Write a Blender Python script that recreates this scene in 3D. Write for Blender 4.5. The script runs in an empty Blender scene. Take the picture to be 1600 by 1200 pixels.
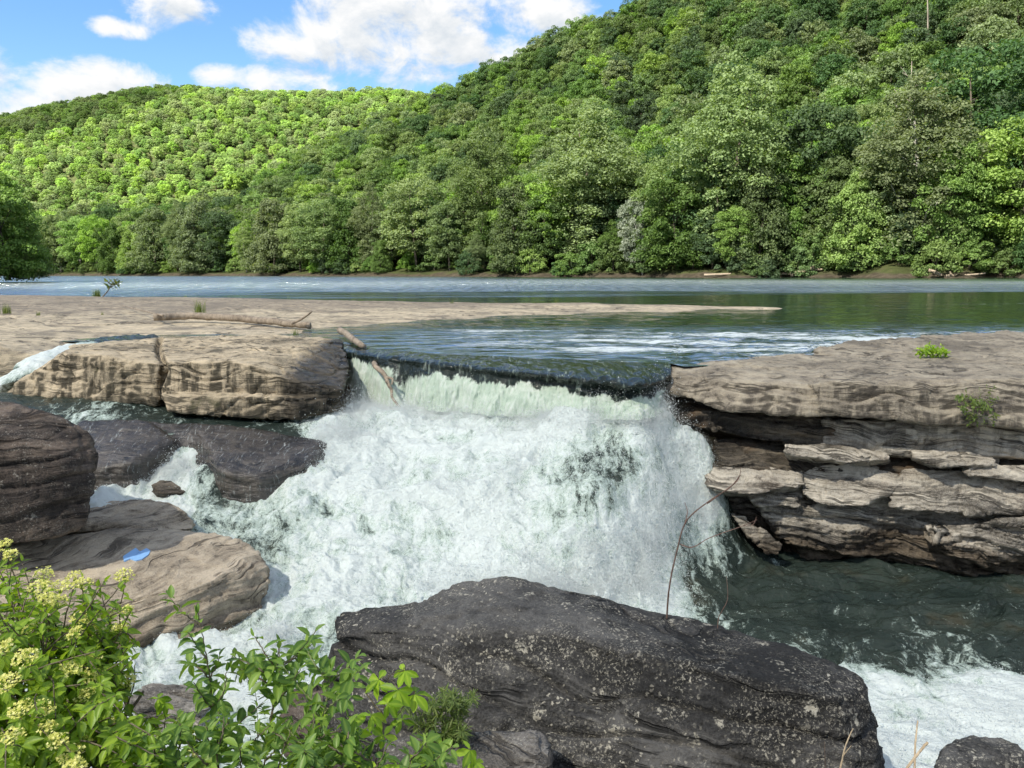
import bpy, bmesh, math, random
import numpy as np
from mathutils import Vector, Matrix

scene = bpy.context.scene
COL = scene.collection
R = math.radians
rng = np.random.default_rng(11)
random.seed(5)

# ------------------------------------------------------------------ camera
F = 1333.0
CAMZ = 1.5
PITCH = math.atan(180.0 / F)
cam_d = bpy.data.cameras.new('camera')
cam = bpy.data.objects.new('camera', cam_d)
COL.objects.link(cam)
cam_d.sensor_width = 36.0
cam_d.lens = 36.0 * F / 1600.0
cam_d.clip_start = 0.05
cam_d.clip_end = 20000
CM = Matrix.Rotation(R(90) - PITCH, 4, 'X') @ Matrix.Rotation(R(-0.3), 4, 'Z')
cam.matrix_world = Matrix.Translation((0, 0, CAMZ)) @ CM
scene.camera = cam
CM3 = np.array(CM.to_3x3())
CPOS = np.array([0, 0, CAMZ])


def ray(px, py):
    return CM3 @ np.array([(px - 800) / F, -(py - 600) / F, -1.0])


def P(px, py, d):
    """surveyed point: picture direction px,py at forward distance d (metres)"""
    v = ray(px, py)
    return CPOS + v * (d / v[1])


def PZ(px, py, z):
    v = ray(px, py)
    return CPOS + v * ((z - CAMZ) / v[2])


def proj(p):
    q = (np.asarray(p) - CPOS) @ CM3
    return 800 + F * q[..., 0] / -q[..., 2], 600 - F * q[..., 1] / -q[..., 2]


# ------------------------------------------------------------------ noise
_perm = np.random.default_rng(3).permutation(256)
_perm = np.concatenate([_perm, _perm]).astype(np.int64)
_g = np.random.default_rng(4).normal(size=(256, 3))
_g /= np.linalg.norm(_g, axis=1)[:, None]


def pn(p):
    p = np.asarray(p, float)
    i = np.floor(p).astype(np.int64)
    f = p - i
    u = f * f * f * (f * (f * 6 - 15) + 10)
    i &= 255
    out = 0
    for dx in (0, 1):
        wx = u[:, 0] if dx else 1 - u[:, 0]
        for dy in (0, 1):
            wy = u[:, 1] if dy else 1 - u[:, 1]
            for dz in (0, 1):
                wz = u[:, 2] if dz else 1 - u[:, 2]
                h = _perm[_perm[_perm[(i[:, 0] + dx) & 255] + ((i[:, 1] + dy) & 255)] + ((i[:, 2] + dz) & 255)]
                g = _g[h]
                dot = g[:, 0] * (f[:, 0] - dx) + g[:, 1] * (f[:, 1] - dy) + g[:, 2] * (f[:, 2] - dz)
                out = out + wx * wy * wz * dot
    return out * 1.5


def fbm(p, octaves=4, gain=0.5, ridged=False):
    p = np.asarray(p, float)
    s, a = 0, 1.0
    for k in range(octaves):
        n = pn(p * 2.0 ** k + 17.3 * k)
        if ridged:
            n = 1 - 2 * np.abs(n)
        s = s + a * n
        a *= gain
    return s


def sstep(a, b, x):
    t = np.clip((np.asarray(x, float) - a) / (b - a), 0, 1)
    return t * t * (3 - 2 * t)


# ------------------------------------------------------------------ objects
def newobj(name, mesh, parent=None, loc=None):
    o = bpy.data.objects.new(name, mesh)
    COL.objects.link(o)
    if parent:
        o.parent = parent
    if loc is not None:
        o.location = loc
    return o


def empty(name, loc=(0, 0, 0), rz=0):
    o = bpy.data.objects.new(name, None)
    COL.objects.link(o)
    o.location = loc
    o.rotation_euler = (0, 0, rz)
    o.empty_display_size = 0.2
    return o


def tag(o, label=None, cat=None, group=None, kind=None):
    if label: o['label'] = label
    if cat: o['category'] = cat
    if group: o['group'] = group
    if kind: o['kind'] = kind
    return o


def mesh_np(name, V, Fc, mats=(), smooth=True, midx=None, attrs=None):
    """V (n,3); Fc: (m,k) array of one face size, or a list of such arrays"""
    if isinstance(Fc, np.ndarray): Fc = [Fc]
    Fc = [np.asarray(f, np.int32) for f in Fc if len(f)]
    m = bpy.data.meshes.new(name)
    V = np.asarray(V, np.float32)
    m.vertices.add(len(V))
    m.vertices.foreach_set('co', V.ravel())
    loops = np.concatenate([f.ravel() for f in Fc])
    tot = np.concatenate([np.full(len(f), f.shape[1], np.int32) for f in Fc])
    start = np.concatenate([[0], np.cumsum(tot)[:-1]]).astype(np.int32)
    m.loops.add(len(loops))
    m.loops.foreach_set('vertex_index', loops)
    m.polygons.add(len(tot))
    m.polygons.foreach_set('loop_start', start)
    m.polygons.foreach_set('loop_total', tot)
    for mt in mats: m.materials.append(mt)
    if midx is not None:
        m.polygons.foreach_set('material_index', np.asarray(midx, np.int32))
    m.update(calc_edges=True)
    m.polygons.foreach_set('use_smooth', np.full(len(tot), bool(smooth)))
    for k, v in (attrs or {}).items():
        a = m.attributes.new(k, 'FLOAT', 'POINT')
        a.data.foreach_set('value', np.asarray(v, np.float32))
    m.validate()
    return m


def grid_faces(nu, nv):
    i = np.arange(nu * nv).reshape(nu, nv)
    return np.stack([i[:-1, :-1], i[1:, :-1], i[1:, 1:], i[:-1, 1:]], -1).reshape(-1, 4)


def tube_np(pts, rad, n=6, seed=None, rough=0.0):
    """tapered tube along pts -> V,F (quads, closed with a tip)"""
    pts = np.asarray(pts, float)
    rad = np.broadcast_to(np.asarray(rad, float), (len(pts),))
    T = np.gradient(pts, axis=0)
    T /= np.linalg.norm(T, axis=1)[:, None] + 1e-9
    ref = np.array([0.31, 0.2, 0.93]) if abs(T[0, 2]) < 0.8 else np.array([1, 0.1, 0])
    A = np.cross(T, ref); A /= np.linalg.norm(A, axis=1)[:, None] + 1e-9
    B = np.cross(T, A)
    an = np.linspace(0, 2 * math.pi, n, endpoint=False)
    rr = rad[:, None] * np.ones(n)
    if rough:
        rg = np.random.default_rng(seed or 1)
        rr = rr * (1 + rough * rg.normal(size=rr.shape))
    V = pts[:, None] + rr[..., None] * (np.cos(an)[None, :, None] * A[:, None] + np.sin(an)[None, :, None] * B[:, None])
    V = V.reshape(-1, 3)
    m = len(pts)
    i = np.arange(m * n).reshape(m, n)
    j = np.roll(i, -1, axis=1)
    Fq = np.stack([i[:-1], j[:-1], j[1:], i[1:]], -1).reshape(-1, 4)
    c0, c1 = len(V), len(V) + 1
    V = np.vstack([V, pts[0], pts[-1]])
    caps = np.concatenate([np.stack([np.full(n, c0), j[0], i[0]], -1), np.stack([np.full(n, c1), i[-1], j[-1]], -1)])
    return V, Fq, caps


class MB:
    """collects tubes and other pieces; builds ONE mesh"""
    def __init__(s):
        s.V, s.q, s.t, s.n = [], [], [], 0
    def add(s, V, q=None, t=None):
        s.V.append(np.asarray(V, float))
        if q is not None and len(q): s.q.append(np.asarray(q) + s.n)
        if t is not None and len(t): s.t.append(np.asarray(t) + s.n)
        s.n += len(V)
    def tube(s, pts, rad, n=6, rough=0.0, seed=None):
        s.add(*tube_np(pts, rad, n, seed, rough))
    def build(s, name, mats, smooth=True, parent=None, loc=None):
        V = np.vstack(s.V)
        if loc is not None: V = V - np.asarray(loc)
        Fs = []
        if s.q: Fs.append(np.vstack(s.q))
        if s.t: Fs.append(np.vstack(s.t))
        if not isinstance(mats, (list, tuple)): mats = [mats]
        return newobj(name, mesh_np(name, V, Fs, mats, smooth), parent, loc if parent is None else None)


# ------------------------------------------------------------------ node helpers
class NT:
    def __init__(s, name, world=False):
        if world:
            s.owner = bpy.data.worlds.new(name)
        else:
            s.owner = bpy.data.materials.new(name)
        s.owner.use_nodes = True
        s.t = s.owner.node_tree
        s.t.nodes.clear()
    def n(s, typ, ins=None, **kw):
        nd = s.t.nodes.new('ShaderNode' + typ)
        for k, v in kw.items(): setattr(nd, k, v)
        for k, v in (ins or {}).items():
            sk = nd.inputs[k]
            if isinstance(v, bpy.types.NodeSocket): s.t.links.new(v, sk)
            elif isinstance(v, bpy.types.Node): s.t.links.new(v.outputs[0], sk)
            else: sk.default_value = v
        return nd
    def math(s, op, a, b=0.5, clamp=False):
        return s.n('Math', {0: a, 1: b}, operation=op, use_clamp=clamp).outputs[0]
    def mix(s, fac, a, b, blend='MIX'):
        nd = s.n('Mix', data_type='RGBA', blend_type=blend)
        for idx, v in ((0, fac), (6, a), (7, b)):
            if isinstance(v, bpy.types.NodeSocket): s.t.links.new(v, nd.inputs[idx])
            elif isinstance(v, bpy.types.Node): s.t.links.new(v.outputs[0], nd.inputs[idx])
            else:
                nd.inputs[idx].default_value = v if idx == 0 or len(v) == 4 else (*v, 1)
        return nd.outputs[2]
    def ramp(s, fac, stops, interp='LINEAR'):
        nd = s.n('ValToRGB', {0: fac})
        cr = nd.color_ramp
        cr.interpolation = interp
        while len(cr.elements) > 1: cr.elements.remove(cr.elements[-1])
        for k, (p, c) in enumerate(stops):
            if not isinstance(c, (tuple, list)): c = (c, c, c)
            e = cr.elements[0] if k == 0 else cr.elements.new(p)
            e.position = p
            e.color = (*c, 1)
        return nd.outputs[0]
    def range(s, v, a, b, c=0.0, d=1.0, smooth=True):
        return s.n('MapRange', {0: v, 1: a, 2: b, 3: c, 4: d}, interpolation_type='SMOOTHSTEP' if smooth else 'LINEAR').outputs[0]
    def noise(s, vec, scale, detail=4, rough=0.55, dist=0.0, out=0):
        return s.n('TexNoise', {'Vector': vec, 'Scale': scale, 'Detail': detail, 'Roughness': rough, 'Distortion': dist}).outputs[out]
    def mapping(s, vec, scale=(1, 1, 1), rot=(0, 0, 0), loc=(0, 0, 0)):
        return s.n('Mapping', {'Vector': vec, 'Scale': scale, 'Rotation': rot, 'Location': loc}).outputs[0]
    def out(s, surf, volume=None):
        o = s.n('OutputMaterial')
        if surf is not None: s.t.links.new(surf.outputs[0] if isinstance(surf, bpy.types.Node) else surf, o.inputs[0])
        return s.owner
# ------------------------------------------------------------------ sky, sun, clouds
SUN = np.array([-0.66, -0.66, 0.0]); SUN /= np.linalg.norm(SUN)
SUN_EL = R(48)
TOSUN = np.array([SUN[0] * math.cos(SUN_EL), SUN[1] * math.cos(SUN_EL), math.sin(SUN_EL)])
sun_d = bpy.data.lights.new('sun', 'SUN')
sun_d.energy = 5.0
sun_d.angle = R(0.55)
sun_d.color = (1.0, 0.93, 0.80)
sun = bpy.data.objects.new('sun', sun_d)
COL.objects.link(sun)
sun.rotation_euler = Vector(TOSUN).to_track_quat('Z', 'Y').to_euler()
sun.location = (-60, -40, 80)

w = NT('World', world=True)
scene.world = w.owner
sky = w.n('TexSky', sky_type='NISHITA')
sky.sun_disc = False
sky.sun_elevation = SUN_EL
sky.sun_rotation = math.atan2(TOSUN[0], TOSUN[1])
sky.altitude = 200
sky.air_density = 1.0
sky.dust_density = 0.6
sky.ozone_density = 2.2
geo = w.n('TexCoord').outputs['Generated']
sp = w.n('SeparateXYZ', {0: geo})
az = w.math('ARCTAN2', sp.outputs[0], sp.outputs[1])
el = w.math('ARCSINE', sp.outputs[2])
skyvec = w.n('CombineXYZ', {0: az, 1: el, 2: 0.0}).outputs[0]


def azel(px, py):
    v = ray(px, py)
    return math.atan2(v[0], v[1]), math.asin(v[2] / np.linalg.norm(v))


CLOUDS = [(255, 8, 70, 34), (190, 44, 38, 15), (470, 62, 84, 38), (555, 45, 115, 70), (670, 68, 120, 66), (640, 15, 120, 45),
          (820, 22, 125, 38), (760, 75, 80, 32), (115, 138, 140, 36), (40, 150, 90, 36), (340, 120, 36, 18), (440, 128, 95, 22), (2, 182, 20, 10),
          (-140, 90, 120, 45), (1500, -160, 260, 70), (300, -190, 240, 70), (900, -140, 200, 50)]


def cloud_field(vec):
    acc = None
    s = w.n('SeparateXYZ', {0: vec})
    for px, py, rx, ry in CLOUDS:
        a0, e0 = azel(px, py)
        ra, re = rx / F, ry / F
        dx = w.math('MULTIPLY', w.math('SUBTRACT', s.outputs[0], a0), 1 / ra)
        dy = w.math('MULTIPLY', w.math('SUBTRACT', s.outputs[1], e0), 1 / re)
        r2 = w.math('ADD', w.math('MULTIPLY', dx, dx), w.math('MULTIPLY', dy, dy))
        v = w.math('SUBTRACT', 1.0, r2)
        acc = v if acc is None else w.n('Math', {0: acc, 1: v, 2: 0.35}, operation='SMOOTH_MAX').outputs[0]
    acc = w.math('MAXIMUM', acc, -1.5)
    # loose cloud over the rest of the sky (out of the picture, it lights the valley)
    far = w.math('MAXIMUM', w.math('MULTIPLY', w.range(s.outputs[1], 0.42, 0.62), w.math('MAXIMUM', w.range(s.outputs[0], -0.35, -0.12), w.range(s.outputs[1], 0.8, 1.0))), w.range(w.math('ABSOLUTE', s.outputs[0]), 0.75, 0.95))
    gen = w.math('MULTIPLY', w.math('SUBTRACT', w.noise(w.mapping(vec, (1, 1.7, 1)), 3.0, 3, 0.5), 0.43), 9.0)
    gen = w.math('SUBTRACT', gen, w.math('MULTIPLY', w.math('SUBTRACT', 1.0, far), 20.0))
    acc = w.math('MAXIMUM', acc, gen)
    n1 = w.noise(w.mapping(vec, (1, 1.4, 1)), 15, 9, 0.62, 0.3)
    return w.math('ADD', acc, w.math('MULTIPLY', w.math('SUBTRACT', n1, 0.5), 4.6))


f0 = cloud_field(skyvec)
f1 = cloud_field(w.n('VectorMath', {0: skyvec, 1: (-0.012, 0.016, 0)}, operation='ADD').outputs[0])
mask = w.range(f0, -0.30, 0.95)
lit = w.math('ADD', w.math('MULTIPLY', w.math('SUBTRACT', f0, f1), 0.42), 0.57)
thick = w.range(f0, 0.5, 2.2, 0.0, 0.34)
lit = w.math('SUBTRACT', lit, thick, clamp=True)
CK = 3.45
ccol = w.ramp(lit, [(0.0, (1.75 / CK, 2.05 / CK, 2.45 / CK)), (0.4, (2.7 / CK, 2.85 / CK, 3.0 / CK)), (0.75, (1.0, 1.0, 1.0))])
ccol = w.mix(1.0, ccol, (CK * 1.0, CK * 1.0, CK * 1.0, 1), 'MULTIPLY')
skyc = w.n('HueSaturation', {'Saturation': 1.22, 'Value': 0.76, 'Color': sky.outputs[0]}).outputs[0]
col = w.mix(mask, skyc, ccol)
bg = w.n('Background', {'Color': col, 'Strength': 0.052})
wo = w.n('OutputWorld', {'Surface': bg})
scene.world.cycles.sampling_method = 'MANUAL'
scene.world.cycles.sample_map_resolution = 1024

scene.view_settings.view_transform = 'Standard'
scene.view_settings.look = 'None'
scene.view_settings.exposure = 2.5
scene.view_settings.gamma = 1.0
scene.cycles.use_denoising = True
scene.cycles.max_bounces = 7
scene.cycles.diffuse_bounces = 3
scene.cycles.glossy_bounces = 3
scene.cycles.transmission_bounces = 4
scene.cycles.transparent_max_bounces = 8
scene.cycles.caustics_reflective = False
scene.cycles.caustics_refractive = False
# ------------------------------------------------------------------ land: far banks and hills (one sheet in fans of distance)
def hor(px):
    # picture row of the horizon at column px
    v = CM3.T @ np.array([0, 0, 1.0])      # world up in camera axes
    # points with direction.z=0:  v . ((px-800)/F, -(y-600)/F, -1) = 0
    return 600 + F * (v[0] * (px - 800) / F - v[2]) / v[1]


_px = np.array([-900, -500, -200, 80, 400, 700, 1100, 1350, 1600, 1900, 2400, 3200.])
SH_Y = np.array([380, 360, 335, 290, 220, 170, 135, 122, 112, 97, 74, 50.])
_rpx = np.array([-900, -200, 80, 250, 370, 500, 600, 690, 740, 850, 1000, 1150, 1600, 2400, 3200.])
RG_Y = np.array([400, 370, 330, 300, 300, 330, 350, 352, 350, 322, 292, 272, 232, 160, 130.])
RG_P = np.array([330, 330, 332, 318, 304, 232, 186, 146, 126, 72, 6, -55, -150, -200, -200.])
RG_H = np.array([1.5 + (hor(a) - b) / F * c - 14.0 for a, b, c in zip(_rpx, RG_P, RG_Y)])
_fpx = np.array([-900, -300, -100, 0, 100, 240, 320, 420, 520, 600, 680, 800, 1000, 1600, 3200.])
FH_P = np.array([330, 245, 212, 188, 166, 140, 136, 146, 145, 140, 150, 175, 210, 240, 250.])
FH_H = np.array([1.5 + (hor(a) - b) / F * 620 - 12.5 for a, b in zip(_fpx, FH_P)])


def land(x, y):
    """height of the ground beyond the river; also the shore distance"""
    y = np.maximum(np.asarray(y, float), 1.0)
    px = np.clip(800 + F * np.asarray(x, float) / y, -900, 3200)
    ys = np.interp(px, _px, SH_Y)
    ys = ys + 2.5 * np.sin(px * 0.021) + 1.5 * np.sin(px * 0.057 + 1)
    yr, hr = np.interp(px, _rpx, RG_Y), np.interp(px, _rpx, RG_H)
    t = (y - ys) / (yr - ys)
    up = np.clip(t, 0, 1)
    h1 = np.where(t < 0, -2.5 * sstep(0, -0.05, t), 0.55 * sstep(0, 0.02, t) + hr * (0.25 * up + 0.75 * up * up * (1.9 - 0.9 * up)))
    h1 = np.where(t > 1, (hr + 0.55) * (1 - 0.9 * sstep(1, 1.5, t)), h1)
    h2 = np.interp(px, _fpx, FH_H) * sstep(395, 630, y) ** 0.85 * np.where(y > 640, 1 - 0.3 * sstep(640, 900, y), 1)
    return np.maximum(h1, h2 - 6 * sstep(420, 380, y)), y - ys


g = NT('forest_floor')
tc = g.n('TexCoord').outputs['Object']
fc = g.ramp(g.noise(tc, 0.35, 5), [(0.3, (0.028, 0.034, 0.014)), (0.6, (0.05, 0.06, 0.022)), (0.75, (0.07, 0.058, 0.035))])
# bare mud near the waterline (world height)
z = g.n('SeparateXYZ', {0: tc}).outputs[2]
mud = g.ramp(g.noise(tc, 1.2, 5), [(0.3, (0.030, 0.025, 0.018)), (0.7, (0.078, 0.065, 0.048))])
wz = g.math('ADD', z, g.math('MULTIPLY', g.math('SUBTRACT', g.noise(tc, 0.25, 3), 0.5), 1.6))
fc = g.mix(g.range(wz, 0.35, 0.9), mud, fc)
M_FLOOR = g.out(g.n('BsdfPrincipled', {'Base Color': fc, 'Roughness': 0.95, 'Specular IOR Level': 0.1,
                   'Normal': g.n('Bump', {'Height': g.noise(tc, 2.5, 4), 'Distance': 0.3, 'Strength': 0.6}).outputs[0]}))

_ty = np.concatenate([np.linspace(40, 380, 171), np.linspace(384, 900, 100)])
_tx = np.linspace(-1.26, 1.75, 300)
YY, TX = np.meshgrid(_ty, _tx, indexing='ij')
XX = TX * YY
HH, SD = land(XX, YY)
hn = fbm(np.stack([XX.ravel() * .02, YY.ravel() * .02, 0 * XX.ravel()], 1), 3).reshape(XX.shape)
hb = fbm(np.stack([XX.ravel() * .25, YY.ravel() * .25, 0 * XX.ravel()], 1), 3).reshape(XX.shape)
HH = HH + hn * 2.0 * sstep(8, 60, SD) + hb * 0.18 * sstep(-6, 2, SD)
hills = newobj('hills', mesh_np('hills', np.stack([XX, YY, HH], -1).reshape(-1, 3), grid_faces(*XX.shape)[:, ::-1], [M_FLOOR]))
tag(hills, kind='structure')

# left river bank in the middle distance: a low grassy point
g = NT('bank_grass')
tc = g.n('TexCoord').outputs['Object']
gc = g.ramp(g.noise(tc, 0.8, 5), [(0.3, (0.05, 0.075, 0.02)), (0.6, (0.09, 0.11, 0.035)), (0.8, (0.12, 0.10, 0.06))])
M_BANKG = g.out(g.n('BsdfPrincipled', {'Base Color': gc, 'Roughness': 0.95,
                   'Normal': g.n('Bump', {'Height': g.noise(tc, 6, 4), 'Distance': 0.3}).outputs[0]}))
yy = np.linspace(55, 170, 80); uu = np.linspace(0, 1, 50)
YB, UB = np.meshgrid(yy, uu, indexing='ij')
edge = np.interp(YB, [55, 90, 108, 118, 135, 170], [-62, -66, -66.2, -68.0, -84, -130]) + 1.2 * np.sin(YB * .3)
XB = edge - UB * 110
hz = 1.0 * sstep(0, 0.05, UB) + 5 * sstep(0.1, 1, UB) - 0.35
hz += 0.3 * fbm(np.stack([XB.ravel() * .2, YB.ravel() * .2, XB.ravel() * 0], 1), 3).reshape(XB.shape) * sstep(0, 0.1, UB)
tag(newobj('river_bank', mesh_np('river_bank', np.stack([XB, YB, hz], -1).reshape(-1, 3), grid_faces(*XB.shape), [M_BANKG])), kind='structure')

# river bed: one wide sheet under everything
g = NT('river_bed')
tc = g.n('TexCoord').outputs['Object']
M_BED = g.out(g.n('BsdfPrincipled', {'Base Color': g.ramp(g.noise(tc, 0.5, 5), [(0.3, (0.05, 0.04, 0.025)), (0.7, (0.10, 0.08, 0.05))]), 'Roughness': 0.9}))
s_ = 3000
tag(newobj('ground', mesh_np('ground', [(-s_, -s_, -4.5), (s_, -s_, -4.5), (s_, s_, -4.5), (-s_, s_, -4.5)], np.array([[0, 1, 2, 3]]), [M_BED])), kind='structure')

# ------------------------------------------------------------------ unseen clouds added overhead to shade the near valley and hills
def cloud_mat(name, clear):
    g = NT(name)
    return g.out(g.n('MixShader', {0: clear, 1: g.n('BsdfTranslucent', {'Color': (0.9, 0.9, 0.9, 1)}), 2: g.n('BsdfTransparent')}))


M_CLOUD = cloud_mat('cloud_white', 0.60)
M_CLOUDT = cloud_mat('cloud_dense', 0.35)


def cloud_over(name, outline, height, base_z=20.0, mat=None):
    """lumpy flat-bottomed cloud whose shade covers the given ground outline (centre, radii list)"""
    k = (height - base_z) / math.tan(SUN_EL)
    sh = np.array([TOSUN[0], TOSUN[1]]) / math.cos(SUN_EL) * k
    mb = MB()
    for cx, cy, rx, ry in outline:
        bm = bmesh.new()
        bmesh.ops.create_icosphere(bm, subdivisions=4, radius=1)
        V = np.array([v.co for v in bm.verts]); T = np.array([[v.index for v in f.verts] for f in bm.faces])
        bm.free()
        V = V * (1 + 0.22 * fbm(V * 2.2 + cx * .01, 4)[:, None])
        V[:, 2] = np.where(V[:, 2] < 0, V[:, 2] * .25, V[:, 2])
        V = V * [rx, ry, min(rx, ry) * .35] + [cx + sh[0], cy + sh[1], height]
        mb.add(V, None, T)
    to = mb.build('tmp', mat or M_CLOUD)
    md = to.modifiers.new('r', 'REMESH'); md.mode = 'VOXEL'; md.voxel_size = 11.0; md.use_smooth_shade = True
    me = bpy.data.meshes.new_from_object(to.evaluated_get(bpy.context.evaluated_depsgraph_get()))
    bpy.data.objects.remove(to)
    me.materials.clear(); me.materials.append(mat or M_CLOUD); me.name = name
    o = newobj(name, me)
    return tag(o, kind='structure')


cloud_over('shade_cloud', [(60, 170, 150, 90), (-75, 185, 120, 95), (160, 150, 110, 100), (-55, 270, 115, 70), (-20, 330, 110, 60), (100, 270, 120, 80), (-150, 300, 80, 55), (190, 90, 110, 90)], 1600)
cloud_over('shade_cloud', [(0, 10, 130, 62), (90, 20, 110, 60), (-90, 20, 100, 60)], 1500, 0, M_CLOUDT)
cloud_over('shade_cloud', [(-350, 610, 130, 80), (-235, 655, 95, 45)], 1600, 90)
# ------------------------------------------------------------------ trees
def leaf_mat(name, c0, c1, c2, trans=0.4, rough=0.6, spec=0.25, nscale=0.35):
    """leaf colours vary from leaf clump to leaf clump and from tree to tree"""
    g = NT(name)
    tc = g.n('TexCoord').outputs['Object']
    rnd = g.n('ObjectInfo').outputs['Random']
    at = g.n('Attribute', attribute_name='leaf').outputs['Fac']
    c = g.ramp(g.math('ADD', g.math('MULTIPLY', at, 0.55), g.math('MULTIPLY', g.noise(tc, nscale, 2), 0.45)), [(0.15, c0), (0.5, c1), (0.85, c2)])
    hs = g.n('HueSaturation', {'Hue': g.range(rnd, 0, 1, 0.494, 0.514, False), 'Saturation': g.range(g.math('FRACT', g.math('MULTIPLY', rnd, 7.31)), 0, 1, 0.74, 1.0, False),
                               'Value': g.range(g.math('FRACT', g.math('MULTIPLY', rnd, 3.77)), 0, 1, 0.75, 1.25, False), 'Color': c}).outputs[0]
    d = g.n('BsdfPrincipled', {'Base Color': hs, 'Roughness': rough, 'Specular IOR Level': spec})
    tcx = g.mix(1.0, hs, (1.25, 1.3, 0.55, 1), 'MULTIPLY')
    t = g.n('BsdfTranslucent', {'Color': tcx})
    return g.out(g.n('MixShader', {0: trans, 1: d, 2: t}))


M_LEAF = {
    'mid': leaf_mat('leaf_mid_green', (0.059, 0.113, 0.026), (0.120, 0.207, 0.046), (0.205, 0.315, 0.079)),
    'bright': leaf_mat('leaf_bright_green', (0.096, 0.182, 0.026), (0.192, 0.315, 0.046), (0.301, 0.448, 0.082)),
    'olive': leaf_mat('leaf_olive_green', (0.102, 0.156, 0.054), (0.186, 0.261, 0.092), (0.279, 0.364, 0.143)),
    'dark': leaf_mat('leaf_dark_green', (0.038, 0.082, 0.028), (0.074, 0.143, 0.049), (0.125, 0.212, 0.077)),
    'silver': leaf_mat('leaf_silver_green', (0.12, 0.16, 0.11), (0.21, 0.255, 0.19), (0.33, 0.37, 0.30), 0.25),
}


def bark_mat(name, c0, c1, scale=3.0):
    g = NT(name)
    tc = g.n('TexCoord').outputs['Object']
    n = g.noise(g.mapping(tc, (1, 1, 0.35)), scale, 5, 0.65)
    return g.out(g.n('BsdfPrincipled', {'Base Color': g.ramp(n, [(0.35, c0), (0.65, c1)]), 'Roughness': 0.9,
                     'Normal': g.n('Bump', {'Height': n, 'Distance': 0.05}).outputs[0]}))


M_BARK = bark_mat('bark_brown', (0.05, 0.042, 0.03), (0.13, 0.11, 0.085))
M_BARKW = bark_mat('bark_pale', (0.22, 0.21, 0.18), (0.52, 0.51, 0.46), 1.2)
M_BARKG = bark_mat('bark_dead_grey', (0.20, 0.17, 0.14), (0.36, 0.32, 0.27), 2.0)


def limb_paths(rg, H, Rr, base, n, spread=0.8, r0=0.25):
    """trunk and limbs as curved tubes; returns MB pieces and limb end points"""
    pieces = []
    lean = rg.normal(size=2) * 0.04 * H
    ts = np.linspace(0, 1, 9)
    wob = np.cumsum(rg.normal(size=(9, 2)) * 0.02 * H, 0) * 0.5
    tr = np.stack([lean[0] * ts + wob[:, 0] * ts, lean[1] * ts + wob[:, 1] * ts, ts * H * 0.86], 1)
    pieces.append((tr, r0 * (1 - 0.88 * ts) + 0.02))
    ends = []
    for k in range(n):
        t0 = base + (0.92 - base) * (k + rg.random()) / n
        p0 = np.array([np.interp(t0, ts, tr[:, j]) for j in range(3)])
        a = k * 2.4 + rg.normal() * .4
        L = Rr * spread * (0.6 + 0.55 * rg.random()) * (1.15 - 0.6 * t0)
        up = 0.35 + 0.9 * rg.random()
        s = np.linspace(0, 1, 6)
        q = p0 + np.stack([np.cos(a + .3 * s) * L * s, np.sin(a + .3 * s) * L * s, L * up * (s ** 1.2)], 1)
        q[1:] += rg.normal(size=(5, 3)) * 0.035 * L
        rb = r0 * (1 - 0.85 * t0) * 0.55
        pieces.append((q, rb * (1 - 0.85 * s) + 0.012))
        ends.append(q[-1])
        for _ in range(2):
            i = rg.integers(2, 5)
            dv = q[i] - q[i - 1] + rg.normal(size=3) * L * .12
            dv /= np.linalg.norm(dv)
            s2 = np.linspace(0, 1, 4)[:, None]
            q2 = q[i] + s2 * dv * L * .5 + rg.normal(size=(4, 3)) * L * .03 * s2
            pieces.append((q2, rb * .4 * (1 - 0.8 * s2[:, 0]) + 0.01))
            ends.append(q2[-1])
    return pieces, np.array(ends)


def lobes_for(rg, H, Rr, base, n, shape, ends=None):
    """centres and radii of the leaf masses of a crown"""
    C, Q = [], []
    tries = 0
    while len(C) < n and tries < 6000:
        tries += 1
        t = rg.random()
        if shape == 'round': env = math.sqrt(max(0, 1 - (2 * t - 1) ** 2)) ** 0.8
        elif shape == 'cone': env = (1 - t) ** 0.55 * min(1, t * 6 + .5)
        elif shape == 'tall': env = (math.sin(math.pi * min(1, (t * .9 + .1))) ** 0.6) * (0.75 + .25 * math.sin(t * 11 + H))
        else: env = 1 - t * t * .9
        a = rg.random() * 2 * math.pi
        r = env * Rr * (0.45 + 0.55 * math.sqrt(rg.random()))
        q = Rr * (0.16 + 0.17 * rg.random())
        c = np.array([r * math.cos(a), r * math.sin(a), H * (base + (1 - base) * t * 0.95)])
        if r + q > Rr * 1.12 and rg.random() < .7: continue
        if any(np.linalg.norm(c - c2) < 0.62 * (q + q2) for c2, q2 in zip(C, Q)): continue
        C.append(c); Q.append(q)
    return np.array(C), np.array(Q)


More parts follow.
